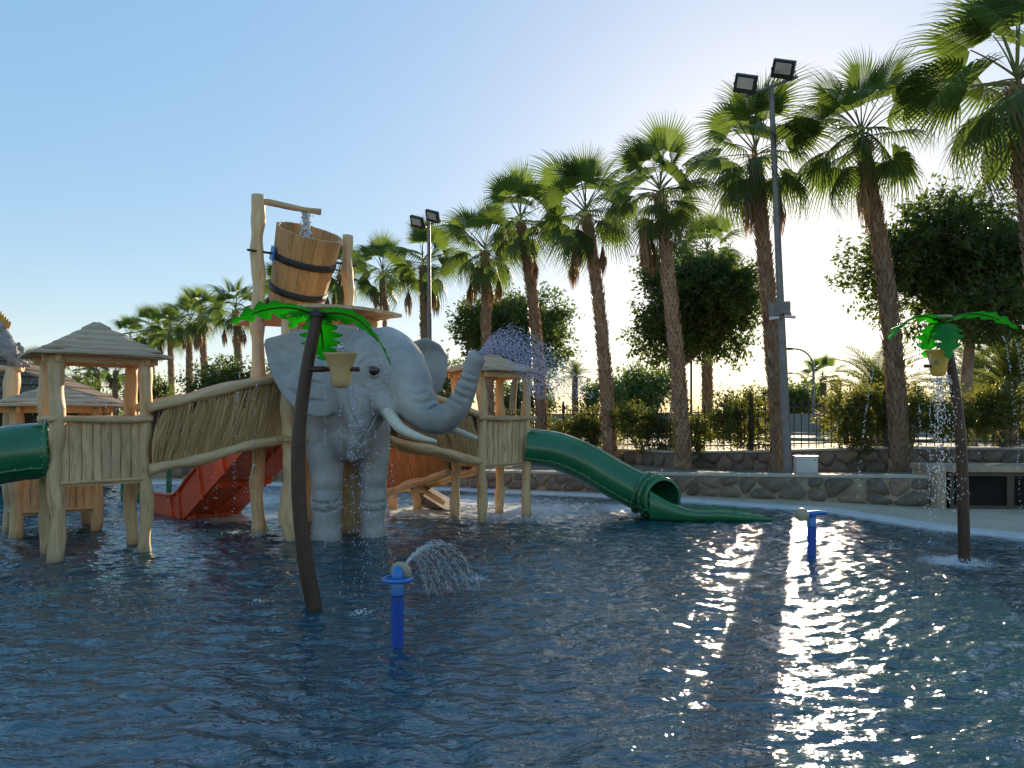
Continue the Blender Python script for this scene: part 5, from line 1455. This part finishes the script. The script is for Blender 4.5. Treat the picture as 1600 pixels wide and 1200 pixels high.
def car(loc, rz, paint, label):
    root = empty('parked_car', loc, rz, label, 'car', 'cars parked beyond the road')
    side = [(-2.05, .35), (-2.1, .62), (-1.95, .86), (-1.2, .95), (-.62, 1.38), (.75, 1.42), (1.55, 1.02), (2.0, .9), (2.1, .6), (2.05, .32)]
    b = MB()
    rows = [(-.86, .96), (-.80, 1.0), (.80, 1.0), (.86, .96)]; V = []
    for (y, s) in rows: V += [Vector((x*s, y*(1-.14*max(0, z-.9)/.5), .32+(z-.32)*s)) for x, z in side]
    n = len(side)
    b.add(V, [(i*n+k, i*n+(k+1) % n, (i+1)*n+(k+1) % n, (i+1)*n+k) for i in range(3) for k in range(n)]+[tuple(range(n)), tuple(range(3*n, 4*n))], None, False); b.build('body', paint, root)
    for sy in (-1, 1):
        for win in ([(-1.05, .97), (-.55, 1.32), (.05, 1.35), (.05, .98)], [(.12, .98), (.12, 1.35), (.68, 1.36), (1.3, 1.02)]):
            b = MB(); b.prism([Vector((x, 0, z)) for x, z in win], (0, sy*.80, 0), (0, sy*.853, 0)); b.build('window', M['glass'], root)
    b = MB(); b.prism([Vector((-1.16, -.66, .99)), Vector((-1.16, .66, .99)), Vector((-.68, .6, 1.36)), Vector((-.68, -.6, 1.36))], (-.03, 0, .02), (0, 0, 0)); b.build('windscreen', M['glass'], root)
    for x in (-1.3, 1.3):
        for sy in (-1, 1):
            b = MB(); b.lathe([(.2, -.1), (.31, -.1), (.33, 0), (.31, .1), (.2, .1)], (x, sy*.78, .33), frame((1, 0, 0), (0, 1, 0)), 18); wh = b.build('wheel', M['tyre'], root)
            b = MB(); b.lathe([(.02, -.03), (.2, -.02), (.2, .02), (.02, .03)], (x, sy*.86, .33), frame((1, 0, 0), (0, 1, 0)), 14); b.build('rim', M['metal'], wh)
    for y in (-.6, .6):
        b = MB(); b.box((-2.06, y, .68), (.08, .34, .14)); b.build('headlight', M['lens'], root)
car((PX(1558, 33), 33, .80), R(12), M['carpaint'], 'white car parked beyond the fence at the right edge')
car((PX(1468, 36), 36, .80), R(20), M['carblue'], 'silver car parked beyond the fence behind the right sprinkler palm')
car((PX(1420, 43), 43, .80), R(15), M['carpaint'], 'white car parked farther off behind the leaning palm trunk')

# plain boundary wall beyond the road
fw = empty('boundary_wall', (0, 0, 0), 0, 'plain grey boundary wall beyond the road', 'wall')
for i in range(9):
    a = Vector((2+i*4.4, 54-i*2.4, .7)); c = Vector((2+(i+1)*4.4-.03, 54-(i+1)*2.4, .7)); nr = Vector((2.4, 4.4, 0)).normalized()
    b = MB(); b.prism([a, c, c+UP*1.15, a+UP*1.15], nr*0, nr*.2); b.build('panel', M['render'], fw)

# louvred cabinet at the right, utility box, wall light
cab = empty('louvred_cabinet', (7.5, 12.95, .06), R(-4), 'concrete bench cabinet with dark louvred doors at the right edge', 'cabinet')
b = MB(); b.box((2.6, .45, .71), (5.3, 1.0, .10), along=0); b.build('top_slab', M['mortar'], cab)
b = MB(); b.box((.05, .45, .33), (.16, .92, .66)); b.build('end_pier', M['mortar'], cab)
b = MB(); b.box((2.7, .55, .33), (5.0, .5, .655)); b.build('back', M['louvre'], cab)
for i in range(3):
    x0 = .2+i*1.02
    for (c, s_) in (((x0+.03, .03, .33), (.06, .06, .65)), ((x0+.99, .03, .33), (.06, .06, .65)), ((x0+.51, .03, .62), (.90, .055, .07)), ((x0+.51, .03, .035), (.90, .055, .07))):
        b = MB(); b.box(c, s_); b.build('door_frame', M['louvreframe'], cab)
    for k in range(13):
        b = MB(); b.box((x0+.51, .06, .095+k*.038), (.88, .05, .008), rotm('X', R(38)), along=0); b.build('slat', M['louvre'], cab)
ub = empty('utility_box', (PX(1259, 15.3), 15.3, .42), R(-6), 'white utility box on the bed beside the tall mast', 'box')
b = MB(); b.box((0, 0, .27), (.42, .22, .34)); b.build('body', M['white'], ub)
b = MB(); b.box((0, 0, .447), (.45, .25, .014)); b.build('lid', M['white'], ub)
for sx in (-.15, .15):
    b = MB(); b.box((sx, 0, .05), (.05, .18, .1)); b.build('foot', M['darkmetal'], ub)
    b = MB(); b.ball((sx, -.112, .37), .014, 6, 4); b.build('lock', M['darkmetal'], ub)
wl = empty('wall_light', (PX(1162, 14.75), 14.72, PZ(750, 14.75)), R(-24), 'small white recessed light in the low stone wall', 'light')
b = MB(); b.box((0, -.02, 0), (.15, .05, .06)); b.build('frame', M['metal'], wl)
b = MB(); b.box((0, -.047, 0), (.12, .008, .036)); b.build('glass', M['white'], wl)

# green spray arches far left
for k, (pa, pb_, dd) in enumerate(((150, 172, 14.4), (217, 246, 14.9))):
    ar = empty('spray_arch', (PX(pa, dd), dd, 0), 0, ('green pipe spray arch beyond the left hut', 'green pipe spray arch beside the red slide')[k], 'water toy', 'green spray arches')
    w_ = PX(pb_, dd)-PX(pa, dd); dp = .5
    b = MB(); b.tube([Vector((0, 0, -.5)), Vector((0, 0, .8))]+[Vector((w_/2-w_/2*math.cos(a_), dp/2-dp/2*math.cos(a_), .8+.3*math.sin(a_))) for a_ in [R(20*q) for q in range(1, 9)]]+[Vector((w_, dp, .8)), Vector((w_, dp, -.5))], .055, 10); b.build('pipe', M['green'], ar)
    for (x, y) in ((0, 0), (w_, dp)):
        b = MB(); b.lathe([(.075, -.45), (.075, -.40)], (x, y, 0), None, 12); b.build('foot_plate', M['metal'], ar)

# ================================================================== BIRD STATUE AND BACK PAVILION
d2 = 11.6
S = SDF(tuple(P(-46, 585, d2)-Vector((0, .35, 0))), tuple(P(62, 488, d2)+Vector((0, .35, 0))), .014)
S.chain([n3(0, 513, d2, .085), n3(8, 528, d2, .085), n3(12, 545, d2, .12), n3(22, 558, d2, .10), n3(34, 567, d2, .055), n3(46, 572, d2, .025)], 0, .05)
S.ball(P(-2, 512, d2), .10, .05)
S.chain([n3(-10, 512, d2, .04), n3(-15, 520, d2, .02)], .03)
# folded wings as flattened lobes
for sy in (-1, 1):
    S.ball(P(20, 548, d2)+Vector((0, sy*.085, 0)), .14, .02, (.9, .35, 1.0)); S.ball(P(31, 560, d2)+Vector((0, sy*.07, 0)), .10, .02, (1.2, .3, .8))
S.D += .006*np.sin(S.X*55+S.Z*40)*np.sin(S.Z*60-S.X*20)
V, Q = surface_nets(S.D, S.org, S.h); V = smooth(V, Q, 1)
bo = P(20, 572, d2)
bird = empty('bird_statue', bo, 0, 'grey cockatoo statue with yellow crest perched on a log post', 'statue')
link('body', np_mesh('body', V-np.array(bo), Q, M['plume'], True), bird)
for i in range(5):
    b = MB(); a = P(-2+i*3.2, 503+i*1.5, d2)-bo; tp_ = P(2+i*3.6, 486+i*4.0, d2)-bo
    b.tube([a-Vector((0, 0, .04)), a.lerp(tp_, .5)+Vector((.01, 0, 0)), tp_], [.03, .026, .006], 7); b.build('crest_feather', M['crest'], bird)
for i in range(9):
    b = MB(); a = P(12+i*2.6, 540+i*3, d2)-bo+Vector((0, -.135+.004*i, 0)); tp_ = a+Vector((.10, .02, -.12))
    b.tube([a, a.lerp(tp_, .5), tp_], [.022, .03, .008], 6); b.build('wing_feather', M['plume'], bird)
b = MB(); b.ball(P(-4, 511, d2-.09)-bo, .015, 8, 6); b.build('eye', M['eye'], bird)
for sy in (-.05, .05):
    b = MB(); b.tube([P(16, 562, d2)-bo+Vector((0, sy, 0)), Vector((-.02, sy, .02))], .02, 6); b.build('foot', M['plume'], bird)
bp = empty('bird_post', (PX(20, d2), d2, 0), 0, 'log post with crosspiece under the bird statue', 'post')
b = MB(); b.log((0, 0, -.5), (0, 0, bo.z-.03), .11, 14, .12); b.build('shaft', M['log'], bp)
b = MB(); b.log((-.28, 0, bo.z-.03), (.14, .02, bo.z-.04), .05, 10, .14); b.build('perch', M['log'], bp)

pv = empty('thatched_pavilion', (PX(-60, 17), 17.6, .05), R(8), 'dark thatched pavilion roof at the far left behind the bird', 'building')
for i in range(7):
    q0, q1 = i/7, (i+1)/7; b = MB(); hx = 2.7
    s0, s1 = 1-q0*.92, 1-q1*.92; z0_, z1_ = 1.95+1.35*q0, 1.95+1.35*q1
    V = [Vector((sx*hx*s, sy*1.8*s, z)) for (s, z) in ((s0, z0_-.03), (s0+.02, z0_+.03), (s1+.01, z1_)) for (sx, sy) in ((-1, -1), (1, -1), (1, 1), (-1, 1))]
    b.add(V, [(r_*4+k, r_*4+(k+1) % 4, r_*4+4+(k+1) % 4, r_*4+4+k) for r_ in range(2) for k in range(4)]+[(0, 1, 2, 3), (8, 9, 10, 11)], [(v.z*3+i, 0, v.x+v.y) for v in V]); b.build('thatch_layer', M['darkwood'], pv)
for (sx, sy) in ((-1, -1), (1, -1), (1, 1), (-1, 1)):
    b = MB(); b.log((sx*2.3, sy*1.5, 0), (sx*2.3, sy*1.5, 1.96), .10, 12, .08); b.build('post', M['log'], pv)
b = MB(); b.box((0, 1.5, .95), (4.4, .08, 1.7)); b.build('back_wall', M['darkwood'], pv)

# ================================================================== MOVING WATER (drops)
OCT_V = np.array([(1, 0, 0), (-1, 0, 0), (0, 1, 0), (0, -1, 0), (0, 0, 1), (0, 0, -1)], float)
OCT_F = np.array([(0, 2, 4), (2, 1, 4), (1, 3, 4), (3, 0, 4), (2, 0, 5), (1, 2, 5), (3, 1, 5), (0, 3, 5)])
def drops(name, pts, rad, m, label, cat='water', stretch=1.6, vel=None, smear=.006):
    pts = np.asarray(pts, float); rad = np.asarray(rad, float); n = len(pts)
    O = OCT_V[None]*rad[:, None, None]*np.array([1, 1, stretch])
    if vel is not None:                                   # drawn out along the flight
        vel = np.asarray(vel, float); sp_ = np.linalg.norm(vel, axis=1)[:, None]; dn = vel/(sp_+1e-9)
        al = (OCT_V[None]*np.array([1., 1, 1])@dn[:, :, None])[..., 0]
        O = OCT_V[None]*rad[:, None, None]+dn[:, None, :]*(np.sign(al)*np.abs(al))[..., None]*(sp_*smear)[:, None, :]
    V = (pts[:, None, :]+O).reshape(-1, 3)
    Fc = (OCT_F[None]+(np.arange(n)*6)[:, None, None]).reshape(-1, 3)
    o_ = link(name, np_mesh(name, V, Fc, m, True), None, 'stuff'); return tag(o_, label, cat)
rs = np.random.RandomState(5)
# trunk jet: fan of arcs falling to the right
src = np.array(P(748, 556, 9.0)); pp = []; rd = []; vv = []
for i in range(3800):
    sp_ = rs.uniform(1.9, 3.2); a = R(rs.uniform(18, 64)); yaw = rs.normal(-.1, .22); tt = abs(rs.beta(1.3, 1.2))*.62
    v = np.array([sp_*math.cos(a)*math.cos(yaw), sp_*math.cos(a)*math.sin(yaw), sp_*math.sin(a)])
    p = src+v*tt+np.array([0, 0, -4.9*tt*tt])+rs.normal(size=3)*.012
    if p[2] > 1.9: pp.append(p); rd.append(rs.uniform(.0022, .0055)); vv.append(v+np.array([0, 0, -9.8*tt]))
drops('trunk_spray', pp, rd, M['dropv'], 'violet white fan of water drops thrown from the elephant trunk', vel=vv, smear=.004)
def stream(p0, v0, T, n, spread, r, jitter=0.0):
    out = []; rr_ = []
    for i in range(n):
        tt = T*rs.rand(); p = np.array(p0)+np.array(v0)*tt+np.array([0, 0, -4.9*tt*tt])+rs.normal(size=3)*(spread*(.2+tt)+jitter)
        if p[2] > 0: out.append(p); rr_.append(rs.uniform(*r))
    return out, rr_
def join(parts): return [q for p in parts for q in p[0]], [q for p in parts for q in p[1]]
# near palm: drips from leaf tips, bucket and bar
ps = []
for (px, py, vx, dd) in ((410, 506, -.15, 6.5), (384, 512, -.2, 6.5), (565, 540, .3, 6.3), (599, 562, .15, 6.2), (508, 580, 0, 6.47), (532, 604, 0, 6.45), (548, 604, .05, 6.45)):
    ps.append(stream(P(px, py, dd), (vx, 0, -.05), .62, 70, .012, (.003, .006)))
ps.append(stream(P(552, 606, 6.45), (.15, -.05, -.1), .6, 420, .11, (.0025, .006)))
a_, r_ = join(ps); drops('falling_drops', a_, r_, M['dropv'], 'strings of drops falling from the near sprinkler palm')
ps = [stream(P(533, 548, 6.45), (0, 0, .8), .16, 120, .05, (.004, .011))]
a_, r_ = join(ps); drops('bucket_splash', a_, r_, M['drop'], 'small white splash in the near tan bucket')
ps = []
for (px, py, vx, dd) in ((1378, 552, -.5, 8.3), (1437, 532, 0, 8.3), (1453, 556, 0, 8.1), (1566, 526, .35, 8.6), (1585, 530, .3, 8.6)):
    ps.append(stream(P(px, py, dd), (vx, 0, -.1), .70, 110, .012, (.0035, .0075)))
ps.append(stream(P(1466, 592, 8.42), (.02, 0, -.3), .52, 520, .10, (.004, .010)))
ps.append(stream(P(1478, 590, 8.42), (.15, 0, -.3), .55, 240, .13, (.004, .009)))
a_, r_ = join(ps); drops('falling_drops', a_, r_, M['drop'], 'sparkling water falling from the yellow bucket of the right sprinkler palm')
# spout into the barrel
ps = [stream(P(478, 331, 10.95), (.02, 0, -.2), .27, 700, .05, (.006, .016), .012)]
a_, r_ = join(ps); drops('spout_water', a_, r_, M['drop'], 'white water pouring from the log spout into the barrel')
# near cannon jets
pp = []; rd = []; vv = []
for k in range(7):
    vz = .25+.17*k; vx = .02+.16*k; vy = 3.9-.10*k
    T = (vz+math.sqrt(vz*vz+19.6*.58))/9.8
    for i in range(170):
        tt = T*rs.rand(); v = np.array([vx, vy, vz]); p = np.array([-.80, 5.50, .585])+v*tt+np.array([0, 0, -4.9*tt*tt])+rs.normal(size=3)*(.004+.030*tt)
        if p[2] > 0: pp.append(p); rd.append(rs.uniform(.0018, .0042)); vv.append(v+np.array([0, 0, -9.8*tt]))
drops('cannon_jets', pp, rd, M['drop'], 'thin white jets arching from the near blue cannon', vel=vv, smear=.013)
# drips under huts and bridges, splash crowns on the water
ps = []
for (px, py, dd) in ((165, 566, 8.9), (185, 560, 8.9), (52, 560, 9.1), (150, 552, 9.0), (262, 640, 9.3), (335, 625, 9.6), (385, 620, 9.8), (705, 720, 12.1), (715, 722, 12.1), (727, 724, 12.2), (735, 722, 12.3), (320, 700, 10), (365, 690, 10.2), (425, 700, 10.5)):
    ps.append(stream(P(px, py, dd), (.02, 0, 0), .6, 46, .03, (.003, .007)))
a_, r_ = join(ps); drops('roof_drips', a_, r_, M['drop'], 'loose drops raining off hut roofs and bridges')
pp = []; rd = []
for (sx, sy, st) in SPLASH:
    n_ = int(260*st)
    for i in range(n_):
        a = rs.rand()*6.28; q = abs(rs.normal(0, .33*st)); z = abs(rs.normal(0, .05*st))+.01
        pp.append((sx+q*math.cos(a), sy+q*math.sin(a), z)); rd.append(rs.uniform(.003, .008))
drops('splash_drops', pp, rd, M['drop'], 'fine white splashes where water hits the pool')
